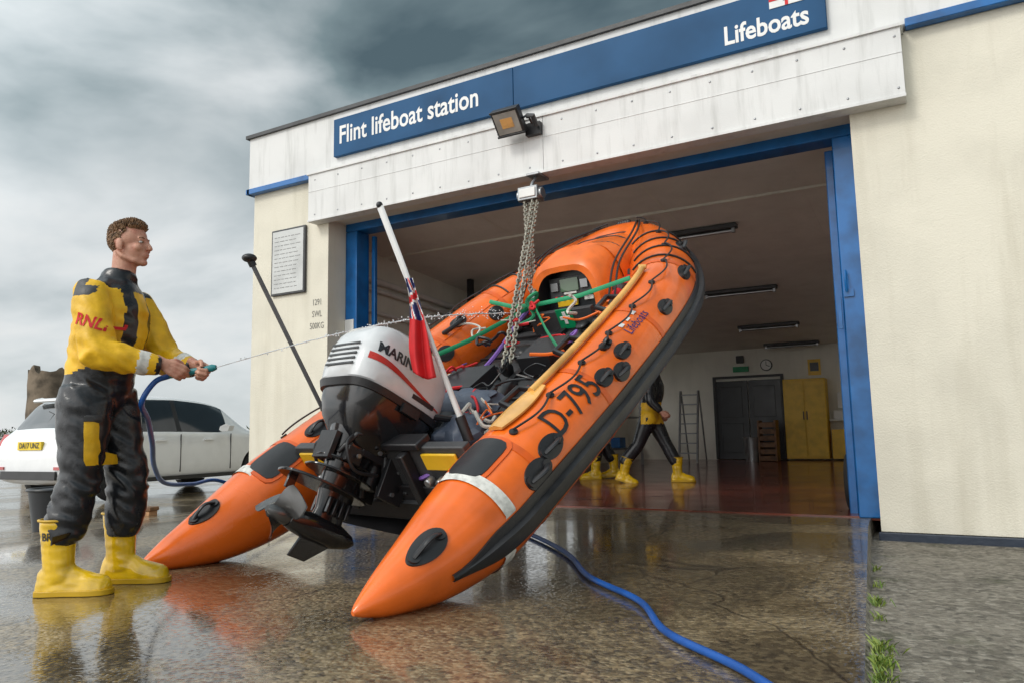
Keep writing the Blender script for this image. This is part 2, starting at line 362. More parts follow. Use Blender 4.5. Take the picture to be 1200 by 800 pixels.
e=empty('low_cupboard');w=B();w.box(-2.25,-1.5,yb-.5,yb-.002,.05,.75);w.box(-2.23,-1.9,yb-.515,yb-.5,.1,.7);w.box(-1.88,-1.52,yb-.515,yb-.5,.1,.7);w.finish('body',e,YELLOWP,bevel=.01)
e=empty('first_aid_box');w=B();w.box(-2.1,-1.75,yb-.2,yb-.002,1.25,1.65);w.box(-2.3,-1.6,yb-.3,yb-.002,.95,1.0);w.box(-2.2,-1.8,yb-.28,yb-.06,1.0,1.2);w.finish('box',e,WHITEP,bevel=.01)
e=empty('wall_clock');w=B();w.tube([(-3.75,yb-.002,2.42),(-3.75,yb-.05,2.42)],.15,28);w.finish('rim',e,BLACK);w=B();w.tube([(-3.75,yb-.05,2.42),(-3.75,yb-.056,2.42)],.125,28);w.finish('face',e,WHITEP)
w=B();w.box(-3.757,-3.743,yb-.062,yb-.057,2.42,2.52);w.obox((-3.71,yb-.06,2.40),(.045,0,-.02),(.004,0,.008),(0,.002,0));w.finish('hands',e,BLACK)
e=empty('exit_sign');w=B();w.box(-4.6,-4.2,yb-.05,yb-.002,2.28,2.42);w.finish('panel',e,PLATEGREEN);w=B();w.box(-4.5,-4.3,yb-.1,yb-.05,2.5,2.7);w.finish('bell',e,DGREY,bevel=.02)
e=empty('warning_notice');w=B();w.box(-2.75,-2.45,yb-.02,yb-.002,2.1,2.5);w.finish('panel',e,YELLOWP);w=B();w.box(-2.7,-2.5,yb-.024,yb-.0205,2.2,2.42);w.finish('pictogram',e,BLACK)
e=empty('waste_bin');w=B();w.tube([(-4.0,18.8,.012),(-4.0,18.8,.55),(-4.0,18.8,.6)],[.15,.19,.2],20);w.finish('body',e,GREY)
e=empty('wooden_crate');w=B();
for i in range(6): w.box(-3.82,-3.42,18.75,19.1,.03+i*.16,.15+i*.16)
w.box(-3.84,-3.79,18.73,19.12,.02,1.0);w.box(-3.45,-3.40,18.73,19.12,.02,1.0);w.finish('slats',e,WOODB,bevel=.008)
e=empty('step_ladder');w=B()
for x in(-5.62,-5.17): w.obox((x+0,18.3,.9),(.02,0,0),(0,.03,0),(0,.18,.88));w.obox((x,18.75,.9),(.015,0,0),(0,.02,0),(0,-.22,.88))
for i in range(7): w.box(-5.6,-5.19,18.12+i*.05,18.24+i*.05,.22+i*.24,.25+i*.24)
w.finish('frame',e,GREY)
e=empty('heater_unit');w=B();w.box(-7.3,-5.9,10.6,11.4,2.1,2.85);
for i in range(6): w.box(-7.2,-6.0,10.57,10.6,2.18+i*.1,2.22+i*.1)
w.box(-7.1,-7.0,10.9,11.0,2.85,3.55);w.box(-6.2,-6.1,10.9,11.0,2.85,3.55);w.finish('casing',e,DARKP,bevel=.02)
e=empty('storage_racking');w=B()
for x in(-7.5,-6.2):
    for y in(15,17): w.box(x,x+.05,y,y+.05,0.01,2.2)
for z in(.4,1.1,1.8): w.box(-7.5,-6.15,15,17.05,z,z+.04)
w.finish('shelves',e,GREY)
w=B();
for i in range(9): 
    x=-7.4+random.random()*.8;y=15.1+random.random()*1.5;z=random.choice((.44,1.14,1.84));w.box(x,x+.4,y,y+.35,z,z+random.uniform(.2,.45),i%3)
w.finish('boxes',e,[DARKP,WOODB,BLUEP],bevel=.01)
e=empty('trailer_wheel')
w=B();ctr=V((-.80,8.35,.28))
w.tube([ctr+V((0,.24*math.cos(a),.24*math.sin(a))) for a in [2*math.pi*i/24 for i in range(25)]],.06,12);w.finish('tyre',e,TYRE);w=B();w.tube([ctr-V((.05,0,0)),ctr+V((.05,0,0))],.18,20);w.finish('hub',e,GREY)

# ------------------------------------------------------------------ boat
boat=empty('inflatable_lifeboat')
th=math.radians(32.5);ct,st=math.cos(th),math.sin(th)
hx,hy=.18,.984
Fv=(hx*ct,hy*ct,st);Lv=(.984,-.18,0);Hv=(-hx*st,-hy*st,ct)
BM=frame((-3.42,2.95,-.10),Fv,Lv,Hv)
HP=[(0,1.08,.17,.012),(.05,1.08,.155,.045),(.2,1.078,.11,.115),(.5,1.07,.04,.21),(.85,1.06,0,.28),(1.2,1.05,-.01,.298),(2.2,1.04,-.03,.3),(3.2,1.01,-.02,.3),(3.8,.93,.0,.298),(4.35,.70,.03,.285),(4.78,.41,.07,.265),(5.0,.17,.095,.255),(5.05,0,.10,.25),(5.0,-.17,.095,.255)]
def cr4(P,n):
    out=[];Q=[tuple(2*a-b for a,b in zip(P[0],P[1]))]+list(P)
    for i in range(1,len(Q)-2):
        for k in range(n):
            t=k/n;out.append(tuple(.5*(2*b+(c-a)*t+(2*a-5*b+4*c-d)*t*t+(3*b-a-3*c+d)*t**3) for a,b,c,d in zip(*Q[i-1:i+3])))
    out.append(P[-2]);return out
HS=cr4(HP,8);SS=[0]
for i in range(1,len(HS)): SS.append(SS[-1]+math.dist(HS[i][:3],HS[i-1][:3]))
SM=SS[-1]
def cen(s):
    s=max(0,min(SM,s));i=min(max(bisect.bisect_left(SS,s)-1,0),len(SS)-2)
    t=(s-SS[i])/(SS[i+1]-SS[i]);a=HS[i];b=HS[i+1];return V([a[k]+(b[k]-a[k])*t for k in range(3)]),a[3]+(b[3]-a[3])*t
_fc={}
def fr(s):
    k=round(s,5)
    if k in _fc:return _fc[k]
    c,r=cen(s);a=cen(s-.06)[0];b=cen(s+.06)[0]
    if s>=SM-1e-4: q=cen(SM-.06)[0];b=V((q.x,-q.y,q.z))
    T=(b-a).normalized();o=V((0,0,1)).cross(T).normalized();u=T.cross(o);_fc[k]=(c,r,o,u);return _fc[k]
def surf(side,s,phi,off=0):
    c,r,o,u=fr(s);ph=math.radians(phi);p=c+(o*math.cos(ph)+u*math.sin(ph))*(r+off);p.y*=side;return p
w=B(BM);sl=list(SS)
rings=[[surf(1,s,360*j/40) for j in range(40)] for s in sl]+[[surf(-1,s,360*j/40) for j in range(40)] for s in sl[::-1][1:]]
w.loft(rings);w.finish('buoyancy_tube',boat,ORANGE)
def strip(w,side,s0,s1,p0,p1,off,mi=0,ns=30,np_=4,edge=True):
    rows=[[surf(side,s0+(s1-s0)*i/ns,p0+(p1-p0)*j/np_,off if not edge or 0<j<np_ else -.004) for j in range(np_+1)] for i in range(ns+1)]
    w.loft(rings=rows,mi=mi,cap=False,closed=False)
def patch(w,side,s,phi,rs,ra,off,mi=0,p=2.0,n=28,dome=0):
    r=cen(s)[1];vs=[surf(side,s,phi,off+dome)];fs=[];K_=3
    for k in range(1,K_+2):
        q=min(k,K_)/K_
        for i in range(n):
            a=2*math.pi*i/n;cx,cy=math.cos(a),math.sin(a);m_=(abs(cx)**p+abs(cy)**p)**(-1/p)
            o=off+dome*(1-q*q) if k<=K_ else -.004
            qq=q if k<=K_ else 1.03
            vs.append(surf(side,s+rs*cx*m_*qq,phi+math.degrees(ra/r)*cy*m_*qq,o))
    for i in range(n): fs.append((0,1+i,1+(i+1)%n))
    for k in range(K_):
        for i in range(n):
            j=(i+1)%n;fs.append((1+k*n+i,1+k*n+j,1+(k+1)*n+j,1+(k+1)*n+i))
    w.add(vs,fs,mi)
wb=B(BM);wo=B(BM);ww=B(BM)
for sd in(1,-1):
    rows=[]
    for i in range(81):
        s=.46+(SM-.46)*i/80;q=sst((s-.46)/.35);hw=5+13*q;m0=-12+2*q
        rows.append([surf(sd,s,m0-hw,-.004),surf(sd,s,m0-hw,.012),surf(sd,s,m0-hw*.45,.014),surf(sd,s,m0-hw*.38,.014+.036*q),surf(sd,s,m0,.016+.038*q),surf(sd,s,m0+hw*.38,.014+.036*q),surf(sd,s,m0+hw*.45,.014),surf(sd,s,m0+hw,.012),surf(sd,s,m0+hw,-.004)])
    wb.loft(rows,0,False,False)
    strip(ww,sd,.86,.94,8,115,.009,ns=2,np_=20);strip(ww,sd,.80,.88,-80,-29,.009,ns=2,np_=12)
    for s in(1.22,2.05,2.95,3.85,4.5): strip(wo,sd,s,s+.05,-150,200,.004,ns=2,np_=40)
    strip(wo,sd,1.3,5.0,128,134,.005,ns=40,np_=2)
    lst=[(.42,50,.125,.07),(1.22,18,.12,.075),(1.42,28,.11,.065),(2.17,36,.09,.06),(2.34,24,.09,.06),(2.50,40,.09,.055),(2.46,62,.05,.035),(3.22,32,.09,.06),(3.8,34,.1,.06),(4.4,36,.09,.06)] if sd==1 else [(.46,112,.12,.07),(1.5,118,.12,.07),(2.3,122,.11,.07),(2.5,100,.1,.06),(2.75,128,.07,.05),(3.3,118,.1,.06),(1.42,22,.12,.08),(2.5,30,.1,.07),(3.6,30,.1,.06)]
    for s,ph,a,b in lst:
        patch(wb,sd,s,ph,a,b,.008)
        pts=[surf(sd,s-a*.7+a*1.4*i/8,ph,.012+.045*math.sin(math.pi*i/8)) for i in range(9)];wb.tube(pts,[(.011,.02)]*9,8)
        patch(wb,sd,s-a*.7,ph,.03,.03,.02);patch(wb,sd,s+a*.7,ph,.03,.03,.02)
    q=84 if sd==1 else 118
    patch(wb,sd,1.08,q,.17,.12,.012,p=5);patch(wo,sd,1.08,q,.2,.145,.008,p=5)
    for s in(1.9,2.9,3.7): patch(wb,sd,s,150,.1,.07,.01);
wb.finish('rubbing_strake_and_handles',boat,BLACK);wo.finish('fabric_seams',boat,GRILL);ww.finish('reflective_bands',boat,REFL)
w=B(BM)
for sd in(1,-1):
    pts=[];s=1.35;b0=70
    while s<SM-.1:
        q=(s-1.35)/.42;pts.append(surf(sd,s,b0-9*abs(math.sin(math.pi*q)),.022+.02*abs(math.sin(math.pi*q))));s+=.03
    w.tube(pts,.0075,6)
    k=0
    while 1.35+.42*k<SM-.1: patch(w,sd,1.35+.42*k,b0,.026,.026,.012,n=12);k+=1
w.finish('grab_line',boat,BLACK)
w=B(BM)
w.text('D-795',.26,lambda x,y:surf(1,1.80+x*.85,42+math.degrees((y)/.3),.006),sub=3,bold=.002)
w.text('D-795',.26,lambda x,y:surf(-1,1.80-x*.85,42+math.degrees((y)/.3),.006),sub=3,bold=.002)
w.finish('registration',boat,BLACK,recalc=False)
w=B(BM);w.text('Lifeboats',.10,lambda x,y:surf(1,2.86+x*.9,50+math.degrees((y)/.3),.006),0,sub=2)
for k in range(3):
    strip(w,1,2.72+k*.1,2.77+k*.1,60,66,.006,1,ns=2,np_=4,edge=False)
w.finish('name_decal',boat,[NAVY,WHITEP],recalc=False)
# floor and hull
w=B(BM);rows=[];rows2=[]
for i in range(26):
    s=1.15+(SM-.25-1.15)*i/25;c,r=cen(s);wd=max(.02,c.y-.1)
    rows.append([V((c.x,wd*(j/8-1),c.z-.12)) for j in range(17)])
    rows2.append([V((c.x,wd*1.05*(j/8-1),c.z-.27-.13*(1-abs(j/8-1))**.7)) for j in range(17)])
w.loft(rows,0,False,False);w.loft(rows2,1,False,False)
w.finish('deck_and_hull',boat,[DGREY,BLACK],recalc=False)
w=B(BM);w.box(1.2,1.27,-.85,.85,-.33,.26,0);w.box(1.17,1.3,-.5,.5,.25,.30,1);w.box(1.27,1.75,-.75,-.35,-.1,.02,1);w.box(1.27,1.75,.35,.75,-.1,.02,1)
w.box(1.18,1.2,-.8,-.45,.12,.22,2);w.box(1.18,1.2,.48,.78,.10,.22,2);w.box(1.12,1.2,.32,.38,-.2,.24,1);w.box(1.12,1.2,-.38,-.32,-.2,.24,1);w.box(1.17,1.2,-.82,.82,-.3,-.02,1)
for y in(-.6,-.5,.5,.6,.7): w.tube([(1.18,y,.04),(1.12,y,.04)],.03,10,3)
w.finish('transom',boat,[DGREY,BLACK,YELLOWP,GREY],bevel=.012)
# gear in the boat
w=B(BM)
random.seed(11)
BAG=mat('blue_grey_bag',(.07,.09,.13),.5,bump=.4,bscale=12)
def bag(c,r,mi,seed):
    st_=len(w.v);w.ell(c,r,mi,22,14)
    C=BM@V(c)
    for i in range(st_,len(w.v)):
        d=w.v[i]-C;w.v[i]=C+d*(1+.34*noise.noise(d*9+V((seed,0,0)))+.16*noise.noise(d*24+V((seed,5,0))))
bag((1.75,-.1,.05),(.22,.3,.13),0,1);bag((1.68,.33,.05),(.2,.2,.13),1,2);bag((2.05,.05,.06),(.16,.36,.1),1,3);bag((1.6,-.5,.0),(.2,.2,.15),0,4)
w.box(2.25,2.6,-.42,.0,-.1,.10,2);w.box(2.75,3.1,.1,.42,-.1,.06,0)
for i in range(22):
    a=random.uniform(1.5,3.7);l=random.uniform(-.7,.7);bag((a,l,-.07),(random.uniform(.05,.13),random.uniform(.05,.14),random.uniform(.03,.08)),random.choice((0,0,1,0)),i+5)
w.finish('kit_bags',boat,[BLACK,BAG,DARKP],bevel=.01)
w=B(BM)
for i in range(60):
    a=random.uniform(1.35,3.8);l=random.uniform(-.75,.75);m_=random.choice((0,1,2,3,1,0,4,4))
    p=[V((a,l,-.03+random.uniform(0,.16)))]
    for k in range(5): p.append(p[-1]+V((random.uniform(-.12,.12),random.uniform(-.14,.14),random.uniform(-.05,.06))))
    for q in p:q.z=max(-.1,q.z)
    w.tube(cr(p,4),.006+.004*(i%3),6,m_)
w.finish('straps_and_lines',boat,[BLACK,ROPE,ORANGE2,PURPLE,RED])
w=B(BM)
for i in range(10): 
    a=2.0+i*.19;
    for l in(-.45,.45): w.box(a,a+.02,l-.22,l+.22,-.118,-.095,0)
w.box(2.2,3.7,-.03,.03,-.118,-.09,0);w.finish('deck_battens',boat,BLACK)
w=B(BM)
for s,ph in((1.8,120),(2.5,118),(3.2,118)):
    for sd in(1,-1):
        w.tube([surf(sd,s-.12,ph,.0),surf(sd,s-.1,ph+10,.07),surf(sd,s+.1,ph+10,.07),surf(sd,s+.12,ph,.0)],(.022),8)
w.finish('foot_straps',boat,BLACK)
# console pod
def arch(a,hw,h0,h1,n=18,tilt=0):
    out=[]
    for i in range(n+1):
        t=math.pi*i/n;cx=math.cos(t);sx=math.sin(t);p=.5
        x=hw*(abs(cx)**p)*(1 if cx>0 else -1)*(1-.12*sx);z=h0+(h1-h0)*sx**p;out.append(V((a+tilt*(z-h0),x,z)))
    return out
w=B(BM)
A0=arch(3.66,.40,-.12,.40,tilt=.42);A1=arch(3.71,.43,-.12,.45,tilt=.4);A2=arch(4.10,.44,-.1,.47,tilt=.2)
w.loft([A0,A1,A2],0,False,False)
I0=arch(3.68,.33,-.10,.35,tilt=.42);w.loft([A0,I0],0,False,False)
w.finish('console_pod',boat,ORANGE2)
w=B(BM);B2=arch(4.08,.46,-.1,.465,tilt=.2);B3=arch(4.5,.48,.0,.38);B4=arch(4.85,.34,.1,.31);B5=arch(5.08,.14,.16,.27)
w.loft([B2,B3,B4,B5],0,False,False);w.finish('bow_dodger',boat,ORANGE2)
w=B(BM);I1=arch(3.86,.30,-.10,.31,tilt=.38);w.loft([I0,I1],0,False,False);w.add(I1,[list(range(len(I1)))],1);w.finish('console_recess',boat,[BLACK,DARKP],recalc=False)
TC=.38;dzn=V((TC,0,1)).normalized();nn=V((-1,0,TC)).normalized()
def CP(x,y,z=0): return V((3.86,x*1.1,-.10))+dzn*y*1.17+nn*z
w=B(BM)
def cbox(x,y,hx_,hy_,mi,z=.03,t=.02): w.obox(CP(x,y,z),V((0,hx_,0)),dzn*hy_,nn*t,mi)
cbox(0,.24,.23,.095,1);cbox(0,.255,.10,.06,0,.055,.01);cbox(-.15,.25,.04,.04,2,.05);cbox(.15,.25,.04,.04,2,.05);cbox(.0,.19,.07,.010,3,.05,.012);cbox(-.06,.12,.11,.035,4,.02,.012);cbox(.16,.14,.05,.025,3,.02,.012)
for i in range(6): cbox(-.15+.06*i,.165,.014,.010,5,.05,.012)
cbox(-.08,.045,.08,.05,1,.02,.02)
w.finish('instruments',boat,[mat('screen',(.1,.16,.1),.1,coat=1),DGREY,GREY,REFL,YELLOWP,RED],bevel=.003)
w=B(BM)
w.obox((3.64,.0,-.03),(.03,0,0),(0,.34,0),(0,0,.10),2)
w.obox((3.605,.06,-.005),V((.005,0,0)),V((0,.085,0)),V((0,0,.095)),0)
w.obox((3.599,.06,.005),V((.003,0,0)),V((0,.018,0)),V((0,0,.06)),1);w.obox((3.5985,.06,.005),V((.003,0,0)),V((0,.055,0)),V((0,0,.018)),1);w.finish('first_aid_locker',boat,[PLATEGREEN,WHITEP,DGREY],bevel=.004)
w=B(BM)
for y in(-.5,-.56,.5,.56): w.tube(cr([(3.7,y,.1),(4.0,y*.95,.30),(4.5,y*.9,.40),(5.0,y*.5,.36),(5.25,y*.2,.28)],6),.010,6)
for a,hh in((4.35,.41),(4.6,.375),(4.85,.32)): 
    A=arch(a,.46-(a-4.2)*.22,.1,hh+.008);w.tube(A,(.006),6)
for sd in(1,-1):
    for s in(4.0,4.25,4.5,4.75): w.tube([surf(sd,s,ph,.008) for ph in range(10,140,10)],.009,6)
for i in range(5): w.ell((5.1+.04*i,.1-.05*i,.34-.01*i),.03)
w.finish('bow_lines',boat,BLACK)
w=B(BM)
for sd in(1,-1):
    for i in range(9):
        a=3.75+i*.1;bag((a,sd*(.52-.02*i),.0+.03*(i%3)),(.08,.07,.08),i%3,i+40)
w.finish('stowed_gear',boat,[BLACK,RED,DGREY])
# paddle lying on starboard tube
w=B(BM)
pp=[surf(1,1.75+1.95*i/14,92+4*i/14,.03) for i in range(15)];w.tube(pp,.026,10)
w.loft([[surf(1,1.34+.50*i/8,92+d*math.degrees((.03+.048*math.sin(math.pi*min(1,(8-i)/8*.75+.12)))/.3),o) for d,o in((-1,.012),(-1,.026),(0,.036),(1,.026),(1,.012))] for i in range(9)],0)
w.tube([surf(1,3.7,90,.03),surf(1,3.7,100,.05)],.02,8);w.finish('paddle',boat,WOOD)
# poles and flag
w=B();a=V((-3.69,3.99,.80));b=V((-3.95,3.39,2.04));w.tube([a,b],.016,8,0);w.ell(b,(.05,.05,.03),1);w.tube([b-(b-a).normalized()*.06,b-(b-a).normalized()*.02],.026,10,1);w.finish('stern_light_pole',boat,[mat('pole_grey',(.16,.16,.17),.35,metal=.5),BLACK])
w=B();fa=V((-2.62,4.0,.84));fb=V((-3.06,3.67,2.33));fd=(fb-fa).normalized();fs_=fd.cross(V((0,1,0))).normalized()
w.tube([fa,fa+fd*.25,fa+fd*.9,fb-fd*.45,fb-fd*.02,fb],[(.02,.02),(.02,.02),(.015,.015),(.024,.014),(.026,.012),(.012,.006)],10,0,ref=fs_)
w.tube([fa-fd*.05,fa+fd*.12],.034,12,1);w.ell(fb,.022,1)
w.finish('flag_staff',boat,[WHITEG,BLACK])
w=B();rows=[];NR=40;NC=24;rv=V((.8695,.494,0));fv_=V((-.494,.8695,0));top=fb.lerp(fa,.33)
for i in range(NR+1):
    q=i/NR;row=[]
    for j in range(NC+1):
        t=j/NC
        wid=.05+.10*sst(q*1.15)
        x=(t-.25)*wid+.012*math.sin(q*6)+.075*q
        y=-.03+.024*math.sin(t*math.pi*3.2+q*2.2)*(.5+q)
        z=-.60*q-.05*q*math.sin(t*2.2)
        row.append(top+rv*x+fv_*y+V((0,0,z)))
    rows.append(row)
vs=[p for r in rows for p in r];k=NC+1;fs=[];ms=[]
for i in range(NR):
    for j in range(NC):
        m_=0
        if i<17:
            u=(j/NC*1.5-i/17*.9)%1.0
            m_=1 if u<.38 else 2 if u<.5 else 0 if u<.68 else 2 if u<.8 else 1
            if abs(i-9+j*.15)<1.3: m_=0
            elif abs(i-9+j*.15)<2.5: m_=2
        fs.append((i*k+j,i*k+j+1,(i+1)*k+j+1,(i+1)*k+j));ms.append(m_)
w.v=vs;w.f=[list(f) for f in fs];w.m=ms
o=w.finish('ensign_flag',boat,[RED,NAVY,WHITEP],recalc=False,sharp=180)
s_=o.modifiers.new('s','SOLIDIFY');s_.thickness=.002
# lifting bridle
apex=V((-3.17,6.0,2.0))
w=B()
for sd in(1,-1):
    for s in(2.4,3.75):
        e_=BM@surf(sd,s,125,.01);w.tube([apex,apex.lerp(e_,.5)+V((0,0,-.03)),e_],[(.020,.005)]*3,8,0)
w.ell(apex,(.05,.05,.07),0);w.tube(cr([apex,apex+V((-.1,-.1,-.15)),apex+V((-.2,-.4,-.5)),apex+V((-.28,-.7,-.75))],6),(.02),6,1)
w.tube(cr([apex,apex+V((.06,-.05,.1)),apex+V((-.02,-.1,.02)),apex+V((.05,-.1,-.12)),apex+V((-.08,-.15,-.2))],6),(.018),6,0)
w.tube([apex+V((0,0,.02)),apex+V((-.012,.03,.14))],.02,8,2)
w.finish('lifting_bridle',boat,[GREEN,PURPLE,GREY])

# ------------------------------------------------------------------ outboard
ob=empty('outboard_motor')
tl=math.radians(25);G=(-3.32,3.44,.27)
na=(-math.cos(tl)*hx,-math.cos(tl)*hy,math.sin(tl));ma=(math.sin(tl)*hx,math.sin(tl)*hy,math.cos(tl))
MM=frame(G,na,Lv,ma)
DZ=-.08
CS=[(.62,-.20,.10,.12),(.70,-.34,.17,.18),(.78,-.41,.23,.225),(.88,-.44,.27,.25),(.965,-.45,.28,.262),(.975,-.445,.275,.255),(.995,-.46,.31,.28),(1.08,-.475,.325,.285),(1.20,-.47,.325,.28),(1.30,-.45,.30,.268),(1.37,-.41,.26,.245),(1.405,-.36,.20,.21),(1.42,-.26,.11,.14)]
CS=[(a+DZ,b,c_,d) for a,b,c_,d in CS]
PE=3.8
def sect(z):
    for a,b in zip(CS,CS[1:]):
        if a[0]<=z<=b[0]:
            t=(z-a[0])/(b[0]-a[0]);return [a[k]+(b[k]-a[k])*t for k in range(1,4)]
    return CS[-1][1:]
def ring(z,x0,x1,wd,p=PE,n=48,dz=0):
    out=[]
    for i in range(n):
        a=2*math.pi*i/n;c,s=math.cos(a),math.sin(a);c_=abs(c)**(2/p)*(1 if c>0 else -1);s_=abs(s)**(2/p)*(1 if s>0 else -1)
        out.append(V(((x0+x1)/2+(x1-x0)/2*c_,wd*s_,z+dz*((x0+x1)/2+(x1-x0)/2*c_))))
    return out
w=B(MM);w.loft([ring(*c) for c in CS[:5]]);w.finish('lower_cowl',ob,BLACKG)
w=B(MM);w.loft([ring(CS[4][0],*CS[5][1:])]+[ring(*c) for c in CS[6:]]);w.finish('engine_cowl',ob,mat('cowl_paint',(.64,.65,.66),.22,var=.08,coat=.6))
def cy(x,z,off=.003,p=PE):
    x0,x1,wd=sect(z);u=abs((x-(x0+x1)/2)/((x1-x0)/2));return wd*max(0,1-u**p)**(1/p)+off
w=B(MM)
for sd in(1,-1):
    w.text('MARINER',.092,lambda x,y:V((.06-sd*x*1.0,sd*cy(.06-sd*x*1.0,1.21+DZ+y),1.21+DZ+y)),0,bold=.003,sub=2)
    rows=[];
    for i in range(31):
        q=i/30;x=.285-.66*q;zc=1.04+DZ+.10*sst((1-q)*1.0);hw=.024*(1-q*.85)
        rows.append([V((x,sd*cy(x,zc+hw*(j/3-1),.004),zc+hw*(j/3-1))) for j in range(7)])
    w.loft(rows,1,False,False)
    w.box(-.3,-.1,sd*.283-.004,sd*.283+.004,1.02+DZ,1.05+DZ,0)
w.finish('cowl_lettering',ob,[DARKP,mat('decal_red',(.5,.03,.02),.3)],recalc=False)
w=B(MM)
for k_ in range(5): w.box(.322,.33,-.14,.14,1.06+DZ+.035*k_,1.075+DZ+.035*k_)
w.finish('cowl_air_vents',ob,DGREY,bevel=.002)
w=B(MM)
def mring(z,x0,x1,wd,n=16): return ring(z,x0,x1,wd,2.4,n)
w.loft([mring(.0,-.13,.12,.055),mring(.12,-.12,.1,.045),mring(.22,-.14,.12,.06),mring(.36,-.15,.14,.08),mring(.48,-.17,.16,.10),mring(.58,-.2,.18,.12),mring(.64,-.25,.19,.14)])
w.loft([mring(.235,-.22,.42,.16),mring(.252,-.22,.42,.16)]);w.loft([mring(.34,-.22,.26,.15),mring(.354,-.22,.26,.15)]);w.loft([mring(.42,-.2,.22,.13),mring(.432,-.2,.22,.13)])
w.tube([(-.27,0,0),(-.22,0,0),(-.1,0,0),(.1,0,0),(.2,0,0),(.26,0,0)],[.006,.045,.08,.083,.07,.055],18)
w.add([(-.12,.014,-.05),(.12,.014,-.05),(.17,.006,-.20),(.04,.006,-.20),(-.12,-.014,-.05),(.12,-.014,-.05),(.17,-.006,-.20),(.04,-.006,-.20)],[(0,1,2,3),(4,5,6,7),(0,3,7,4),(1,2,6,5),(2,3,7,6),(0,1,5,4)])
w.box(.3,.36,-.01,.01,.15,.235)
for sd in(1,-1):
    for k_ in range(4): w.box(-.1+.05*k_,-.075+.05*k_,sd*.07-.012,sd*.07+.012,.1,.2)
w.finish('leg_and_gearcase',ob,BLACKG,bevel=.004)
w=B(MM)
w.box(-.4,-.2,-.16,-.12,.3,.72);w.box(-.4,-.2,.12,.16,.3,.72);w.tube([(-.3,-.2,.66),(-.3,.2,.66)],.03,12);w.tube([(-.33,-.16,.4),(-.33,.16,.4)],.03,12)
w.tube([(-.22,0,.35),(-.22,0,.7)],.055,14);w.box(-.2,.0,-.12,.12,.5,.6);w.tube([(-.3,.12,.32),(-.18,.1,.6)],.028,10);w.tube([(-.3,-.12,.32),(-.18,-.1,.6)],.028,10)
for z in(.40,.47,.55): w.tube([(-.4,-.19,z),(-.4,.19,z)],.014,8)
w.tube([(-.4,.0,.75),(-.62,.05,.78),(-.85,.1,.76)],[.035,.03,.02],10)
for sd in(1,-1):
    w.ell((.06,sd*.19,.80),(.1,.05,.05));w.box(.0,.12,sd*.11-.03,sd*.11+.03,.42,.52);w.tube([(.14,sd*.07,.46),(.1,sd*.14,.6),(-.1,sd*.18,.68)],.018,8)
    w.tube(cr([(.1,sd*.12,.6),(.16,sd*.16,.5),(.05,sd*.17,.38),(-.15,sd*.15,.42)],6),.012,8)
w.box(.17,.21,-.08,.08,.40,.58);w.box(-.44,-.36,-.25,.25,.68,.74)
w.finish('mounting_bracket',ob,BLACK,bevel=.006)
w=B(MM)
for sd in(1,-1):
    for x,z in((-.3,.35),(-.3,.5),(-.3,.65),(.05,.47),(-.1,.55)): w.tube([(x,sd*.16,z),(x,sd*.175,z)],.014,8)
w.finish('bolts',ob,GREY)
w=B(MM);w.loft([ring(.935+DZ,-.465,.295,.275),ring(.98+DZ,-.475,.315,.287)]);w.box(-.2,-.05,.27,.295,.90+DZ,.96+DZ);w.finish('cowl_seal',ob,BLACK)
w=B(MM);w.tube([(.24,0,0),(.28,0,0),(.38,0,0),(.41,0,0)],[.045,.055,.045,.02],16)
for b in range(3):
    a0=b*2*math.pi/3+.4;rows=[]
    for i in range(7):
        r=.04+.15*i/6;row=[]
        for j in range(7):
            u=(j/6-.5);wd=1.3*math.sin(math.pi*(.18+.72*i/6))**.6
            a=a0+u*wd+.25*i/6;row.append(V((.32+u*.13*(1-.3*i/6),r*math.cos(a),r*math.sin(a))))
        rows.append(row)
    vs=[p for r in rows for p in r]+[p+V((.008,0,0)) for r in rows for p in r];fs=[]
    for i in range(6):
        for j in range(6):
            q=[i*7+j,i*7+j+1,(i+1)*7+j+1,(i+1)*7+j];fs.append(q);fs.append([x+49 for x in q])
    w.add(vs,fs)
w.finish('propeller',ob,mat('prop_grey',(.13,.13,.13),.25,metal=.6),recalc=False)
w=B();w.tube(cr([MM@V((-.3,.1,.7)),BM@V((1.5,.2,.3)),BM@V((1.8,.3,.1)),BM@V((2.3,.2,.05))],8),.022,8);w.tube(cr([MM@V((-.35,-.1,.72)),BM@V((1.5,-.1,.4)),BM@V((1.9,-.2,.1)),BM@V((2.3,-.2,.05))],8),.018,8);w.finish('control_cables',ob,BLACK)

# ------------------------------------------------------------------ hoist
hs=empty('chain_hoist');hc=V((-3.70,7.0,3.42))
w=B();w.obox(hc,V((.12,0,0)),V((0,.09,0)),V((0,0,.075)),0);w.tube([hc+V((-.15,0,0)),hc+V((.15,0,0))],.065,16,0)
w.box(hc.x-.1,hc.x+.1,hc.y-.105,hc.y-.09,hc.z-.05,hc.z+.05,1)
w.tube([hc+V((0,0,.07)),hc+V((0,.04,.15)),hc+V((0,.1,.2)),hc+V((0,.14,.29))],.02,8,0);w.box(hc.x-.08,hc.x+.08,7.04,7.3,3.66,3.69,0);w.finish('hoist_body',hs,[GREY,WHITEP],bevel=.008)
def chain(w,a,b,sag,ll=.062,r=.0085):
    n=int((b-a).length/(ll*.74));pts=[a.lerp(b,i/n)+V((0,0,-sag*math.sin(math.pi*i/n))) for i in range(n+1)]
    for i in range(n):
        d=(pts[i+1]-pts[i]).normalized();s1=d.cross(V((1,.2,0)) if i%2 else V((.2,-.9,.4))).normalized();c_=(pts[i]+pts[i+1])/2
        lp=[c_+d*(ll*.5)*math.cos(t)+s1*.019*math.sin(t) for t in [2*math.pi*k/10 for k in range(11)]]
        w.tube(lp,r,5,0,cap=False)
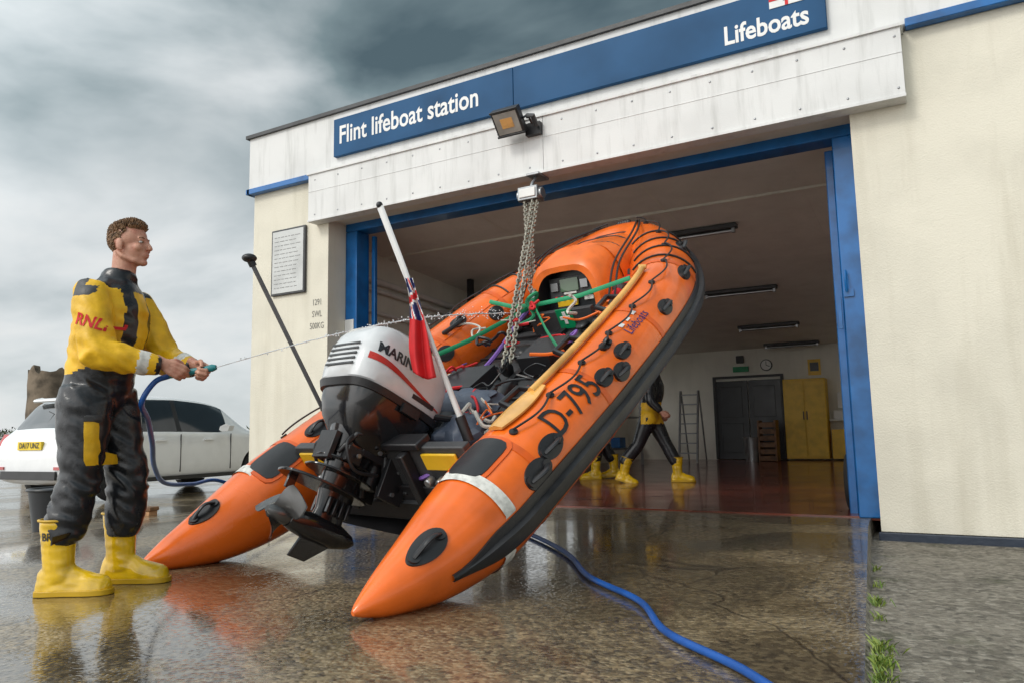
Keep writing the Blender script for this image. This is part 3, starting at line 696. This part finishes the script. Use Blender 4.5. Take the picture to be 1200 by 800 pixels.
w=B()
chain(w,hc+V((-.07,-.02,-.05)),apex+V((-.03,0,.12)),0);chain(w,hc+V((-.03,.02,-.05)),apex+V((.0,.02,.12)),.02)
e1=BM@V((2.75,-.10,.0));chain(w,hc+V((.04,-.03,-.05)),e1+V((.03,0,.0)),.0);chain(w,hc+V((.08,.0,-.05)),e1+V((.1,0,.03)),.0)
w.finish('chains',hs,CHAIN)

# ------------------------------------------------------------------ people
def hand(name,parent,M,mirror=1):
    w=B(M)
    Y=[.030,.011,-.010,-.029]
    for y,l in zip(Y,(.088,.092,.086,.078)): w.tube([(0,y*.6,0),(l*.5,y*.9,.003),(l,y,0)],[(.014,.014),(.0145,.013),(.0115,.0115)],10)
    w.ell((.045,0,-.004),(.05,.036,.014))
    for y,l,k,r in zip(Y,(.088,.092,.086,.078),(1,1.1,1.02,.82),(.0095,.0098,.0092,.008)):
        p=V((l,y,0));a=0;pts=[p]
        for seg,b in((.044*k,62),(.028*k,72),(.022*k,48)):
            a+=math.radians(b);p=p+V((math.cos(a)*seg,0,-math.sin(a)*seg));pts.append(p)
        w.tube([V((l-.02,y,0))]+pts,[r*1.1,r*1.15,r*1.05,r*.98,r*.75],10)
    w.tube([(.012,.02,-.004),(.035,.042,-.014),(.062,.046,-.03),(.08,.036,-.044)],[.015,.0135,.0115,.009],10)
    w.tube([(-.05,0,0),(0,0,0),(.02,0,0)],[(.024,.03),(.022,.029),(.018,.03)],12)
    o=w.finish(name,parent,[SKIN]);remesh(o,.0042,3,.4);return o
BTR=mat('boot_trim',(.6,.36,.01),.4)
def boot(name,parent,M,txt=None):
    w=B(M)
    w.tube([(-.005,0,.31),(-.005,0,.30),(-.005,0,.2),(0,0,.12),(.01,0,.06)],[(.078,.07),(.078,.07),(.066,.058),(.062,.052),(.07,.05)],18,ref=(1,0,0))
    w.loft([[V((x,wd*math.cos(a),max(.018,.018+hh*max(0,math.sin(a)) if math.sin(a)>0 else .018+.004*math.sin(a)))) for a in [2*math.pi*i/20 for i in range(20)]] for x,wd,hh in((-.082,.02,.06),(-.075,.036,.09),(-.05,.045,.12),(0,.046,.13),(.05,.045,.115),(.1,.05,.085),(.15,.052,.07),(.19,.046,.06),(.21,.03,.045),(.218,.012,.03))])
    o=w.finish(name,parent,[BOOT]);remesh(o,.007,3,.5)
    for v in o.data.vertices:
        q=v.co;v.co+=v.normal*.004*noise.noise(V((q.x*14,q.y*14,q.z*34)))
    w=B(M)
    prof=[(-.088,.02),(-.078,.04),(-.05,.049),(0,.047),(.05,.047),(.1,.054),(.15,.056),(.195,.05),(.217,.033),(.226,.012)]
    out=[V((x,y,0)) for x,y in prof]+[V((x,-y,0)) for x,y in prof[::-1]]
    w.loft([[p+V((0,0,.001)) for p in out],[p+V((0,0,.024)) for p in out]]);
    w.tube([(-.005+.08*math.cos(a),.072*math.sin(a),.312) for a in [2*math.pi*i/20 for i in range(21)]],.006,6)
    w.finish(name+'_sole',parent,[BTR],bevel=.003)
    if txt:
        pj=projector(o,M);w=B(M);w.text(txt,.046,lambda x,y:pj(.012+x*.92,.245+y,.002),0,bold=.001,sub=1);w.finish(name+'_name',parent,[BLACK],recalc=False)
def person(name,M,J,jacket_rule,face_yaw=0,hands=True,txt=None,mats=None,fine=True):
    P=empty(name);mats=mats or [YEL,SUIT,REFL,DGREY,ORANGE2]
    w=B(M);R=V((1,0,0))
    tor=J['torso'];w.tube([V(p[:3]) for p in tor],[(p[3],p[4]) for p in tor],26,ref=R)
    for sd in('n','f'):
        s,e,h=[V(p) for p in J['arm_'+sd]]
        ch=V(tor[-3][:3]);w.tube([V((ch.x,s.y*.35,s.z-.01)),s+V((0,0,.0)),s.lerp(e,.25),s.lerp(e,.6),e,e.lerp(h,.15),e.lerp(h,.5),h.lerp(e,.1),h],[.075,.085,.087,.078,.074,.074,.065,.05,.043],16)
        hp,k,an=[V(p) for p in J['leg_'+sd]]
        w.tube([hp+V((0,0,.08)),hp,hp.lerp(k,.35),hp.lerp(k,.75),k,k.lerp(an,.25),k.lerp(an,.6),an.lerp(k,.22),an],[(.11,.10),(.13,.115),(.118,.105),(.098,.088),(.09,.082),(.094,.084),(.092,.082),(.09,.08),(.07,.065)],18,ref=R)
    o=w.finish('body',P,mats);remesh(o,.011 if fine else .018,5,.5)
    Mi=M.inverted()
    el=[V(J['arm_n'][1]),V(J['arm_f'][1]),V(J['leg_n'][1]),V(J['leg_f'][1]),V((0,0,1.06)),V(J['leg_n'][2])+V((0,0,.2)),V(J['leg_f'][2])+V((0,0,.2))]
    if fine:
      for v in o.data.vertices:
        q=Mi@(v.co/U)
        wgt=.55+max(math.exp(-((q-e).length/.14)**2) for e in el)
        f=noise.noise(V((q.x*7,q.y*7,q.z*24)))*.5+noise.noise(V((q.x*16+5,q.y*14,q.z*16)))*.4+.9*(1-abs(noise.noise(V((q.x*8+3,q.y*8,q.z*15+q.x*12))))*2.6)
        v.co+=v.normal*f*.0105*wgt
    rule(o,M,jacket_rule)
    body=o
    hp=V(J['head'][:3]);pit=J['head'][3]
    HM=M@Matrix.Translation(hp)@Matrix.Rotation(math.radians(face_yaw),4,'Z')@Matrix.Rotation(math.radians(pit),4,'Y')
    w=B(HM)
    w.ell((-.014,0,.03),(.097,.076,.086),nu=24,nv=16);w.ell((.022,0,-.03),(.064,.06,.086),nu=24,nv=16);w.ell((.028,0,-.078),(.052,.048,.036));w.ell((.066,0,-.1),(.02,.025,.018))
    w.tube([(-.04,-.055,-.04),(-.01,-.058,-.07),(.04,-.04,-.095),(.07,0,-.103),(.04,.04,-.095),(-.01,.058,-.07),(-.04,.055,-.04)],.014,8)
    w.ell((.07,0,.022),(.016,.05,.011));w.tube([(.076,0,.018),(.092,0,-.005),(.104,0,-.028)],[.009,.0095,.013],10);w.ell((.103,0,-.032),(.013,.016,.0105));
    w.ell((.083,0,-.058),(.0125,.024,.0065));w.ell((.081,0,-.071),(.0125,.021,.0068));w.ell((.07,0,-.064),(.02,.03,.02))
    for y in(1,-1):
        w.ell((.058,y*.04,-.028),(.024,.02,.022));w.ell((-.014,y*.077,-.012),(.019,.009,.031));w.ell((-.008,y*.075,-.035),(.01,.008,.012))
        w.ell((.070,y*.03,.010),(.014,.016,.006))
    w.tube([(-.025,0,-.04),(-.035,0,-.12),(-.05,0,-.2),(-.055,0,-.24)],[(.06,.055),(.058,.055),(.064,.062),(.08,.09)],20,ref=(1,0,0))
    o=w.finish('head',P,[SKIN]);remesh(o,.0045 if fine else .008,4,.5)
    w=B(HM)
    for y in(1,-1):
        w.ell((.0725,y*.03,.001),(.0115,.0125,.007),0);w.ell((.0825,y*.03,.001),(.004,.0055,.005),1)
        w.tube([(.083,y*.014,.021),(.083,y*.03,.025),(.072,y*.046,.021)],.0026,6,1)
    w.finish('eyes_and_brows',P,[EYEW,HAIR])
    w=B(HM);rnd=random.Random(5)
    for i in range(1900 if fine else 300):
        a=rnd.uniform(0,2*math.pi);z=rnd.uniform(-.75,1);r=math.sqrt(max(0,1-z*z));d=V((r*math.cos(a),r*math.sin(a),z))
        if d.x>.3 and z<.48: continue
        if d.x>-.1 and z<.05 and not(d.x<.1 and z>-.2): continue
        if d.x>-.35 and z<-.15: continue
        top=sst((z-.1)/.6);p=V((-.016+d.x*.097,d.y*.076,.030+d.z*.086));ln=.003+(.018+.014*sst(d.x+.4))*top
        sw=V((.35+rnd.uniform(-.2,.2),rnd.uniform(-.25,.25),.75)) if top>.1 else V((-.3,0,-.8))
        dr=(d*.8+sw*(.8 if top>.1 else .5)).normalized()
        w.tube([p-d*.008,p+dr*ln*.5,p+dr*ln+V((rnd.uniform(-1,1),rnd.uniform(-1,1),rnd.uniform(-1,1)))*.0025],[.0075,.0058,.0015],5)
    w.finish('hair',P,[HAIR])
    if hands:
        for sd,k in(('n',0),('f',1)):
            h=J['hand_'+sd];x=V(h[1]).normalized();z=V(h[2]);z=(z-x*z.dot(x)).normalized();y=z.cross(x)
            if h[3]<0: y=-y
            hand('hand_'+('right' if k==0 else 'left'),P,M@frame(V(h[0]),x,y,z))
    for sd in('n','f'):
        b=J['boot_'+sd]
        boot('boot_'+('right' if sd=='n' else 'left'),P,M@Matrix.Translation(V(b[:3]))@Matrix.Rotation(math.radians(b[3]),4,'Z')@Matrix.Rotation(math.radians(b[4]),4,'Y')@Matrix.Scale(b[5],4),txt if sd=='n' else None)
    return P,body
S_=Matrix.Scale(K,4)
PM=Matrix.Translation(V((-4.30,2.605,0)))@Matrix.Rotation(math.radians(29.6),4,'Z')@S_
J=dict(torso=[(-.005,0,.86,.10,.12),(-.005,0,.95,.15,.165),(.005,0,1.05,.15,.165),(.02,0,1.14,.155,.17),(.045,0,1.26,.17,.188),(.06,0,1.37,.16,.192),(.07,0,1.46,.12,.17),(.08,0,1.52,.085,.095),(.085,0,1.575,.07,.074)],
 arm_n=[(.045,-.185,1.42),(.135,-.26,1.12),(.37,-.13,1.07)],arm_f=[(.09,.185,1.42),(.23,.23,1.13),(.46,.04,1.075)],
 leg_n=[(-.01,-.09,.9),(-.005,-.11,.52),(-.075,-.13,.24)],leg_f=[(.02,.09,.9),(.11,.12,.52),(.075,.14,.24)],
 boot_n=(-.075,-.13,0,4,0,1.12),boot_f=(.07,.15,0,2,0,1.12),head=(.13,0,1.71,-3),
 hand_n=[(.385,-.12,1.08),(.8,.35,-.45),(-.1,-.95,.3),1],hand_f=[(.475,.03,1.085),(.8,-.3,-.45),(.1,.95,.35),-1])
def r1(q):
    x,y,z=q
    if z>1.525: return 1
    if z>1.455 and abs(y)<.17: return 1
    for s,e,h in(J['arm_n'],J['arm_f']):
        e=V(e);h=V(h);t=(q-e).dot(h-e)/(h-e).length_squared;d=(q-e-(h-e)*t).length
        if d<.1 and z<1.22 and t>.0 :
            if t>.93: return 1
            if .62<t<.80: return 2
            return 0
        s=V(s);t=(q-s).dot(e-s)/(e-s).length_squared;d=(q-s-(e-s)*t).length
        if d<.11 and t>.15 and abs(y)>.17 and z>1.03: return 0
    if z<1.06+.02*math.sin(x*20): return 1
    if x>.12 and .05<abs(y)<.12: return 1
    if y<-.1 and -.02<x-.1*(z-1.3)<.035 and z>1.4: return 3
    return 0
man,body=person('man_with_hose',PM,J,r1,txt='BRIAN',face_yaw=-3)
pj=projector(body,PM)
w=B(PM);w.text('RNLI',.075,lambda x,y:pj(.115+x*.9+y*.25,1.265+y-x*.25,.004),0,bold=.0015,sub=2);w.finish('sleeve_lettering',man,[RED],recalc=False)
def decal(name,mt,x0,x1,z0,z1,th=.012,nx_=8,nz_=10,skew=0):
    w=B(PM);A=[[pj(x0+(x1-x0)*i/nx_+skew*(z0+(z1-z0)*j/nz_-z0),z0+(z1-z0)*j/nz_,.0 if i in(0,nx_) or j in(0,nz_) else th) for i in range(nx_+1)] for j in range(nz_+1)]
    w.loft(A,0,False,False);return w.finish(name,man,[mt],recalc=False)
decal('thigh_pocket',YEL,.050,.100,.60,.83,.018,6,10,skew=-.03);decal('pocket_flap',DGREY,.045,.105,.80,.84,.024,6,4,skew=-.03)
decal('shoulder_patch',DGREY,-.02,.10,1.40,1.455,.006,8,4,skew=.4)
# nozzle + hoses
nz=empty('hose_nozzle')
w=B(PM);w.tube([(.36,-.03,1.03),(.42,-.03,1.04),(.48,-.028,1.05),(.54,-.027,1.06),(.58,-.026,1.067),(.60,-.026,1.07)],[.013,.017,.017,.015,.019,.012],14);w.finish('body',nz,mat('teal_plastic',(.01,.2,.22),.35))
wh=empty('blue_water_hose')
a=[PM@V(p) for p in((.37,-.03,1.032),(.30,-.04,1.0),(.24,-.04,.90))]+[V((-4.20,2.86,.97)),V((-4.42,3.05,.82)),V((-4.75,3.3,.66)),V((-5.05,3.6,.52)),V((-5.4,4.1,.47)),V((-5.68,4.6,.46)),V((-5.7,5.1,.25)),V((-5.4,5.6,.03))]
b=[V((-4.6,6.1,.022)),V((-3.6,5.95,.022)),V((-2.88,5.35,.022)),V((-2.25,4.66,.022)),V((-1.80,4.0,.022)),V((-1.33,3.54,.022)),V((-1.03,3.05,.022)),V((-.6,2.65,.022)),V((-.25,2.1,.022)),V((-.1,1.2,.022))]
w=B();w.tube(cr(a+b,10),.0165,10);w.finish('hose',wh,HOSE)
wj=empty('water_jet');n0=PM@V((.60,-.026,1.07));n1=V((-3.50,6.2,1.98));w=B();pts=[]
for i in range(90):
    q=i/89;p=n0.lerp(n1,q)+V((0,0,.10*math.sin(math.pi*q)));r=.003+.004*q;p+=V([random.uniform(-1,1)*.005*q for _ in range(3)]);pts.append((p,r*random.uniform(.6,1.2)))
w.tube([p for p,r in pts],[r for p,r in pts],6)
for i in range(260):
    q=random.random()**.5;p=n0.lerp(n1,q)+V((0,0,.10*math.sin(math.pi*q)))+V([random.gauss(0,.01+.03*q**3) for _ in range(3)]);w.ell(p,random.uniform(.002,.006),nu=6,nv=4)
w.finish('spray',wj,WATER)
# garage crew
def J2(st_,): return dict(torso=J['torso'],arm_n=[(.04,-.185,1.43),(.06,-.27,1.14),(.2,-.26,.98)],arm_f=[(.04,.185,1.43),(-.02,.26,1.14),(.1,.28,.95)],
 leg_n=[(-.01,-.09,.9),(-.02-.3*st_*.5,-.1,.52),(-.28*st_-.12,-.11,.26)],leg_f=[(.02,.09,.9),(.2*st_,.1,.52),(.34*st_,.11,.24)],
 boot_n=(-.28*st_-.14,-.11,.02,0,18*st_,1.1),boot_f=(.34*st_,.11,0,0,0,1.1),head=(.13,0,1.70,0),hand_n=[(.21,-.26,.97),(.8,0,-.6),(0,-1,0),1],hand_f=[(.11,.28,.94),(.7,0,-.7),(0,1,0),-1])
def r2(q):
    if .82<q.z<1.12 and abs(q.y)<.2 and q.x>-.1: return 0
    return 1
M2=Matrix.Translation(V((-3.98,11.4,.012)))@Matrix.Rotation(math.radians(10),4,'Z')@Matrix.Scale(K*.95,4)
person('crew_member',M2,J2(1.0),r2,fine=False)
M3=Matrix.Translation(V((-5.1,12.0,.012)))@Matrix.Rotation(math.radians(-150),4,'Z')@Matrix.Scale(K*.95,4)
person('crew_member',M3,J2(.3),r2,fine=False)

# ------------------------------------------------------------------ car
car=empty('parked_hatchback_car')
CM=Matrix.Translation(V((-12.40,6.45,-.14)))@Matrix.Rotation(math.radians(93.0),4,'Z')@Matrix.Scale(K,4)
ST=[(0.0,.42,.60,.66,.70,.62),(.03,.30,.74,.80,.80,.66),(.09,.26,.88,.93,.83,.66),(.17,.24,.93,1.0,.845,.66),(.40,.23,.94,1.36,.855,.60),(.50,.22,.94,1.43,.86,.59),(.60,.22,.94,1.45,.86,.59),(.98,.21,.935,1.47,.86,.60),(1.02,.21,.933,1.472,.86,.60),(1.66,.2,.925,1.48,.86,.605),(1.71,.2,.925,1.48,.86,.605),(2.35,.2,.91,1.44,.86,.60),(2.62,.2,.91,1.36,.86,.60),(3.05,.2,.90,1.06,.85,.66),(3.15,.2,.89,.99,.845,.66),(3.55,.22,.84,.90,.82,.62),(3.82,.25,.70,.76,.76,.55),(3.95,.3,.56,.62,.66,.5)]
def sec(t):
    x,zb,zs,zt,wd,wr=t
    h=[(wd*.93,zb),(wd*.99,zb+.1),(wd,zb+(zs-zb)*.55),(wd*.985,zs-.05),(wd*.955,zs),(wr+(.0),zt-.06 if zt-zs>.12 else zt-.02),(wr*.86,zt-.02 if zt-zs>.12 else zt-.01),(wr*.45,zt),(0,zt+.004)]
    L_=[V((x,y,z)) for y,z in h];Rr=[V((x,-y,z)) for y,z in h[:-1]][::-1]
    return L_+Rr
w=B(CM);R_=[sec(t) for t in ST];n=len(R_[0])
for i in range(len(R_)-1):
    for j in range(n):
        k=(j+1)%n;mi=1;x0,x1=ST[i][0],ST[i+1][0]
        jj=min(j,n-2-j) if j<n-1 else -1
        if jj==4 and (x0>=.5 and x1<=.98 or x0>=1.02 and x1<=1.66 or x0>=1.71 and x1<=2.62): mi=2
        if jj==4 and (x0==.98 or x0==1.66): mi=0
        if jj in(5,6,7) and x0>=.17 and x1<=.40: mi=2
        if jj in(5,6,7) and x0>=2.62 and x1<=3.05: mi=2
        w.add([R_[i][j],R_[i][k],R_[i+1][k],R_[i+1][j]],[(0,1,2,3)],mi)
w.add(R_[0],[list(range(n))],1);w.add(R_[-1],[list(range(n))],1)
o=w.finish('body',car,[BLACK,CARW,GLASSD],sharp=180)
bm=bmesh.new();bm.from_mesh(o.data);bmesh.ops.remove_doubles(bm,verts=bm.verts[:],dist=.001);bmesh.ops.recalc_face_normals(bm,faces=bm.faces[:])
cl=bm.edges.layers.float.get('crease_edge') or bm.edges.layers.float.new('crease_edge')
for e in bm.edges:
    if len(e.link_faces)==2 and e.link_faces[0].material_index!=e.link_faces[1].material_index: e[cl]=.75
bm.to_mesh(o.data);bm.free()
s_=o.modifiers.new('s','SUBSURF');s_.levels=2;s_.render_levels=2;applym(o)
for x in(.74,3.22):
    c_=B(CM);
    for sd in(1,-1): c_.tube([(x,sd*.60,.31),(x,sd*1.0,.31)],.365,32)
    co=c_.finish('cut',None,[BLACK]);bo=o.modifiers.new('b','BOOLEAN');bo.object=co;bo.operation='DIFFERENCE';bo.solver='EXACT';applym(o);bpy.data.objects.remove(co)
o.data.set_sharp_from_angle(angle=math.radians(35))
w=B(CM)
for x in(.74,3.22):
    for sd in(1,-1):
        w.tube([(x,sd*.66,.31),(x,sd*.68,.31),(x,sd*.80,.31),(x,sd*.835,.31),(x,sd*.842,.31)],[.27,.31,.315,.30,.22],36,0)
        w.tube([(x,sd*.80,.31),(x,sd*.83,.31)],.205,30,0)
        for i in range(5):
            for d in(-.09,.09):
                a=2*math.pi*i/5+d;w.obox((x+.115*math.cos(a),sd*.846,.31+.115*math.sin(a)),V((math.cos(a),0,math.sin(a)))*.095,V((-math.sin(a),0,math.cos(a)))*.013,V((0,.008,0)),1)
        w.tube([(x+.21*math.cos(a),sd*.845,.31+.21*math.sin(a)) for a in [2*math.pi*i/30 for i in range(31)]],.012,8,1);w.tube([(x,sd*.83,.31),(x,sd*.86,.31)],.04,14,1)
w.finish('wheels',car,[TYRE,ALLOY])
w=B(CM);w.tube([(.45,-.52,1.42),(.36,-.5,1.40),(.36,.5,1.40),(.45,.52,1.42)],[(.03,.05)]*4,8);w.finish('roof_spoiler',car,[CARW])
w=B(CM)
for sd in(1,-1):
    w.loft([[V((x,sd*y,z)) for x,y,z in r] for r in([(.04,.60,.66),(.02,.78,.68),(.30,.867,.76),(.30,.862,.70)],[(.06,.62,.78),(.05,.80,.80),(.36,.872,.88),(.36,.866,.82)],[(.15,.66,.93),(.12,.80,.94),(.42,.858,.95),(.42,.85,.93)])],0,True)
    w.box(-.01,.045,sd*.62-.07,sd*.62+.07,.46,.50,0)
w.finish('tail_lights',car,[TAIL])
w=B(CM);w.box(-.005,.03,-.26,.26,.72,.83,0);w.finish('number_plate',car,[PLATE]);w=B(CM);w.text('DA17 UNZ',.10,lambda x,y:V((-.009,-x*.9,.775+y)),0,bold=.002);w.finish('plate_text',car,[BLACK],recalc=False)
w=B(CM);w.box(-.02,.1,-.6,.6,.33,.44,0);
for sd in(1,-1):
    w.loft([[V((2.42+a,sd*(.86+b),.96+c)) for a,b,c in((0,0,0),(.05,.02,-.03),(.14,.1,-.02),(.16,.12,.06),(.05,.12,.09),(0,.02,.05))],[V((2.36+a,sd*(.88+b),.96+c)) for a,b,c in((0,0,0),(.02,.02,-.03),(.06,.13,-.02),(.08,.14,.06),(.02,.12,.09),(0,.02,.05))]],1)
    for x in(1.25,2.1): w.box(x,x+.18,sd*.862-.012,sd*.862+.012,.80,.825,1)
    for x in(1.0,1.68,2.62): w.box(x,x+.008,sd*.855-.01,sd*.855+.01,.35,.90,0)
    w.box(1.0,2.9,sd*.855-.02,sd*.855+.004,.24,.30,0)
w.tube([(.2,0,1.03),(.3,-.02,1.2),(.33,.15,1.24)],.01,6,0)
w.tube([(.9,.0,1.47),(.78,0,1.60)],.005,6,0)
w.finish('trim_and_mirrors',car,[BLACK,CARW],bevel=.006)
# ------------------------------------------------------------------ bucket, brush, castle, grass
e=empty('black_bucket');c=V((-8.1,4.5,gz(-8.1,4.5)));w=B();w.tube([c,c+V((0,0,.42)),c+V((0,0,.42))],[.19,.25,.25],24,cap=True);w.tube([c+V((.255*math.cos(a),.255*math.sin(a),.42)) for a in [2*math.pi*i/24 for i in range(25)]],.016,8);w.finish('pail',e,DARKP)
w=B();w.tube([c+V((.25*math.cos(a),.0+.08*math.sin(a),.42-.12*math.sin(a))) for a in [math.pi*i/12 for i in range(13)]],.008,6);w.finish('handle',e,GREY)
e=empty('scrubbing_brush');c=V((-8.7,5.9,gz(-8.7,5.9)));w=B();w.obox(c+V((0,0,.09)),V((.18,.05,0)),V((-.025,.08,0)),V((0,0,.025)),0);w.obox(c+V((0,0,.035)),V((.16,.046,0)),V((-.02,.07,0)),V((0,0,.033)),1);w.finish('brush',e,[WOODB,mat('bristle',(.55,.3,.15),.8,bump=1)],bevel=.01)
cas=empty('ruined_castle_tower');cc=V((-93.2,50.9,0));w=B();rnd=random.Random(3);n=56;base=[];top=[];ti=[];bi=[]
prof=[9.1+1.3*noise.noise(V((i*.27,0,0)))+.5*noise.noise(V((i*.9,4,0)))+(-1.5 if 9<i<15 else 0) for i in range(n)]
levels=[-1,2,4,6,7.5]
def cring(z,i,f=1):
    a=2*math.pi*i/n;r=(2.75+.22*noise.noise(V((math.cos(a)*3,math.sin(a)*3,z*.8))))*f;return cc+V((r*math.cos(a),r*math.sin(a),z))
R3_=[[cring(z,i) for i in range(n)] for z in levels]+[[cring(prof[i],i) for i in range(n)],[cring(prof[i]-.1,i,.7) for i in range(n)],[cring(4,i,.7) for i in range(n)]]
w.loft(R3_,0);w.finish('tower',cas,STONE,sharp=25)
w=B();cc2=cc+V((5,-1,0));
for i in range(14):
    w.box(cc2.x+i*.6-4,cc2.x+i*.6-3.4,cc2.y,cc2.y+1.5,-1,3.5+1.2*noise.noise(V((i*.4,3,0))))
w.finish('curtain_wall',cas,STONE)
hd=empty('low_hedge');w=B()
rnd=random.Random(8)
for i in range(7000):
    t=rnd.random();x=-130+110*t;y=62+rnd.uniform(-2,2)+10*t;h=rnd.random()**.7*(2.2+1.6*noise.noise(V((t*14,0,0))));s_=rnd.uniform(.2,.5)
    p=V((x,y,h-.2));a=V([rnd.uniform(-1,1) for _ in range(3)])*s_;b=V([rnd.uniform(-1,1) for _ in range(3)])*s_;w.add([p,p+a,p+b],[(0,1,2)],i%2)
w.finish('leaves',hd,[mat('hedge_a',(.04,.06,.02),.8),mat('hedge_b',(.07,.09,.035),.8)],recalc=False)
gr=empty('grass_tufts');w=B()
for cy_,nn,sp in((3.10,150,.05),(3.30,90,.04),(2.9,80,.035),(4.15,80,.04),(3.8,30,.03),(4.7,20,.04),(5.4,20,.05)):
    for i in range(nn):
        y=cy_+rnd.gauss(0,sp);x=edgex(y)+.02+abs(rnd.gauss(0,.03));z=gz(x,y);h=rnd.uniform(.012,.042);a=rnd.uniform(0,6.28);dx,dy=math.cos(a),math.sin(a);l=h*rnd.uniform(.3,1.3)
        w.add([(x-dy*.003,y+dx*.003,z),(x+dy*.003,y-dx*.003,z),(x+dx*l*.5+dy*.002,y+dy*l*.5-dx*.002,z+h*.7),(x+dx*l,y+dy*l,z+h)],[(0,1,2),(0,2,3)],i%2)
w.finish('blades',gr,[mat('grass_a',(.10,.17,.02),.6),mat('grass_b',(.20,.26,.04),.6)],recalc=False)

# ------------------------------------------------------------------ camera
p=math.radians(6.88);ro=math.radians(1.13)
r=V((.8695,.494,0)).normalized();f=V((-.494,.8695,0)).normalized()
fw=f*math.cos(p)+V((0,0,1))*math.sin(p);up=r.cross(fw).normalized()
r2_=r*math.cos(ro)-up*math.sin(ro);up2=up*math.cos(ro)+r*math.sin(ro)
cd=bpy.data.cameras.new('camera');co=bpy.data.objects.new('camera',cd);sc.collection.objects.link(co)
co.matrix_world=frame((0,0,.85*U),r2_,up2,-fw);cd.sensor_width=36;cd.lens=36*870/1200;cd.clip_end=5000;cd.clip_start=.05
sc.camera=co
# ------------------------------------------------------------------ light
sd_=V((-.45,-1.0,.95)).normalized()
sl_=bpy.data.lights.new('sun','SUN');sl_.energy=1.35;sl_.angle=math.radians(16);sl_.color=(1,.95,.87);so=bpy.data.objects.new('sun',sl_);sc.collection.objects.link(so);so.rotation_euler=sd_.to_track_quat('Z','Y').to_euler()
W=bpy.data.worlds.new('World');sc.world=W;W.use_nodes=True;nt=W.node_tree;N=nt.nodes;L=nt.links;N.clear()
out=N.new('ShaderNodeOutputWorld');bg=N.new('ShaderNodeBackground');bg.inputs[1].default_value=.1;sky=N.new('ShaderNodeTexSky');sky.sky_type='NISHITA';sky.sun_disc=False
sky.sun_elevation=math.asin(sd_.z);sky.sun_rotation=math.atan2(sd_.x,sd_.y)
L.new(sky.outputs[0],bg.inputs[0])
tc=N.new('ShaderNodeTexCoord');mp=N.new('ShaderNodeMapping');mp.inputs['Scale'].default_value=(1,1,2.2);mp.inputs['Location'].default_value=(.35,.1,0);L.new(tc.outputs['Generated'],mp.inputs[0])
n1=N.new('ShaderNodeTexNoise');n1.inputs['Scale'].default_value=2.0;n1.inputs['Detail'].default_value=6;n1.inputs['Roughness'].default_value=.5;n1.inputs['Distortion'].default_value=.3;L.new(mp.outputs[0],n1.inputs['Vector'])
n1m=N.new('ShaderNodeMapRange');n1m.inputs[1].default_value=.2;n1m.inputs[2].default_value=.8;n1m.inputs[3].default_value=.02;n1m.inputs[4].default_value=.96;L.new(n1.outputs['Fac'],n1m.inputs[0])
sx=N.new('ShaderNodeSeparateXYZ');L.new(tc.outputs['Generated'],sx.inputs[0])
g1=N.new('ShaderNodeMapRange');g1.inputs[1].default_value=0;g1.inputs[2].default_value=.55;g1.inputs[3].default_value=.36;g1.inputs[4].default_value=-.09;L.new(sx.outputs[2],g1.inputs[0])
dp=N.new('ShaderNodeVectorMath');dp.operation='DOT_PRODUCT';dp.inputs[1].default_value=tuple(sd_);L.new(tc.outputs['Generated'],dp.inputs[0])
g2=N.new('ShaderNodeMapRange');g2.inputs[1].default_value=.0;g2.inputs[2].default_value=1;g2.inputs[3].default_value=0;g2.inputs[4].default_value=.35;L.new(dp.outputs['Value'],g2.inputs[0])
a1=N.new('ShaderNodeMath');a1.operation='ADD';L.new(n1m.outputs[0],a1.inputs[0]);L.new(g1.outputs[0],a1.inputs[1])
a2=N.new('ShaderNodeMath');a2.operation='ADD';L.new(a1.outputs[0],a2.inputs[0]);L.new(g2.outputs[0],a2.inputs[1])
cr_=N.new('ShaderNodeValToRGB');el=cr_.color_ramp.elements
el[0].position=.28;el[0].color=(.085,.13,.15,1);el[1].position=.98;el[1].color=(.96,.95,.93,1)
for ps,cl in((.45,(.21,.28,.30,1)),(.62,(.48,.54,.56,1)),(.78,(.73,.77,.78,1))):
    q=el.new(ps);q.color=cl
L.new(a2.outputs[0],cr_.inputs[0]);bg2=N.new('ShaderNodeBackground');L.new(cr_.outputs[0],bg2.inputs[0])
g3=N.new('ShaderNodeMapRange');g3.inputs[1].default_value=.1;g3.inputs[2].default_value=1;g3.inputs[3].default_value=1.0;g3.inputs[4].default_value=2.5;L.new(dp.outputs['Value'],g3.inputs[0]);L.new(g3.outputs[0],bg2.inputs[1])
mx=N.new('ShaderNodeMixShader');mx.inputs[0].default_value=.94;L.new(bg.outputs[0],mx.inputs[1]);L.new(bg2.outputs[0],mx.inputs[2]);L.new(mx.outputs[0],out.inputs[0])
sc.view_settings.view_transform='Standard';sc.view_settings.look='None';sc.view_settings.exposure=0
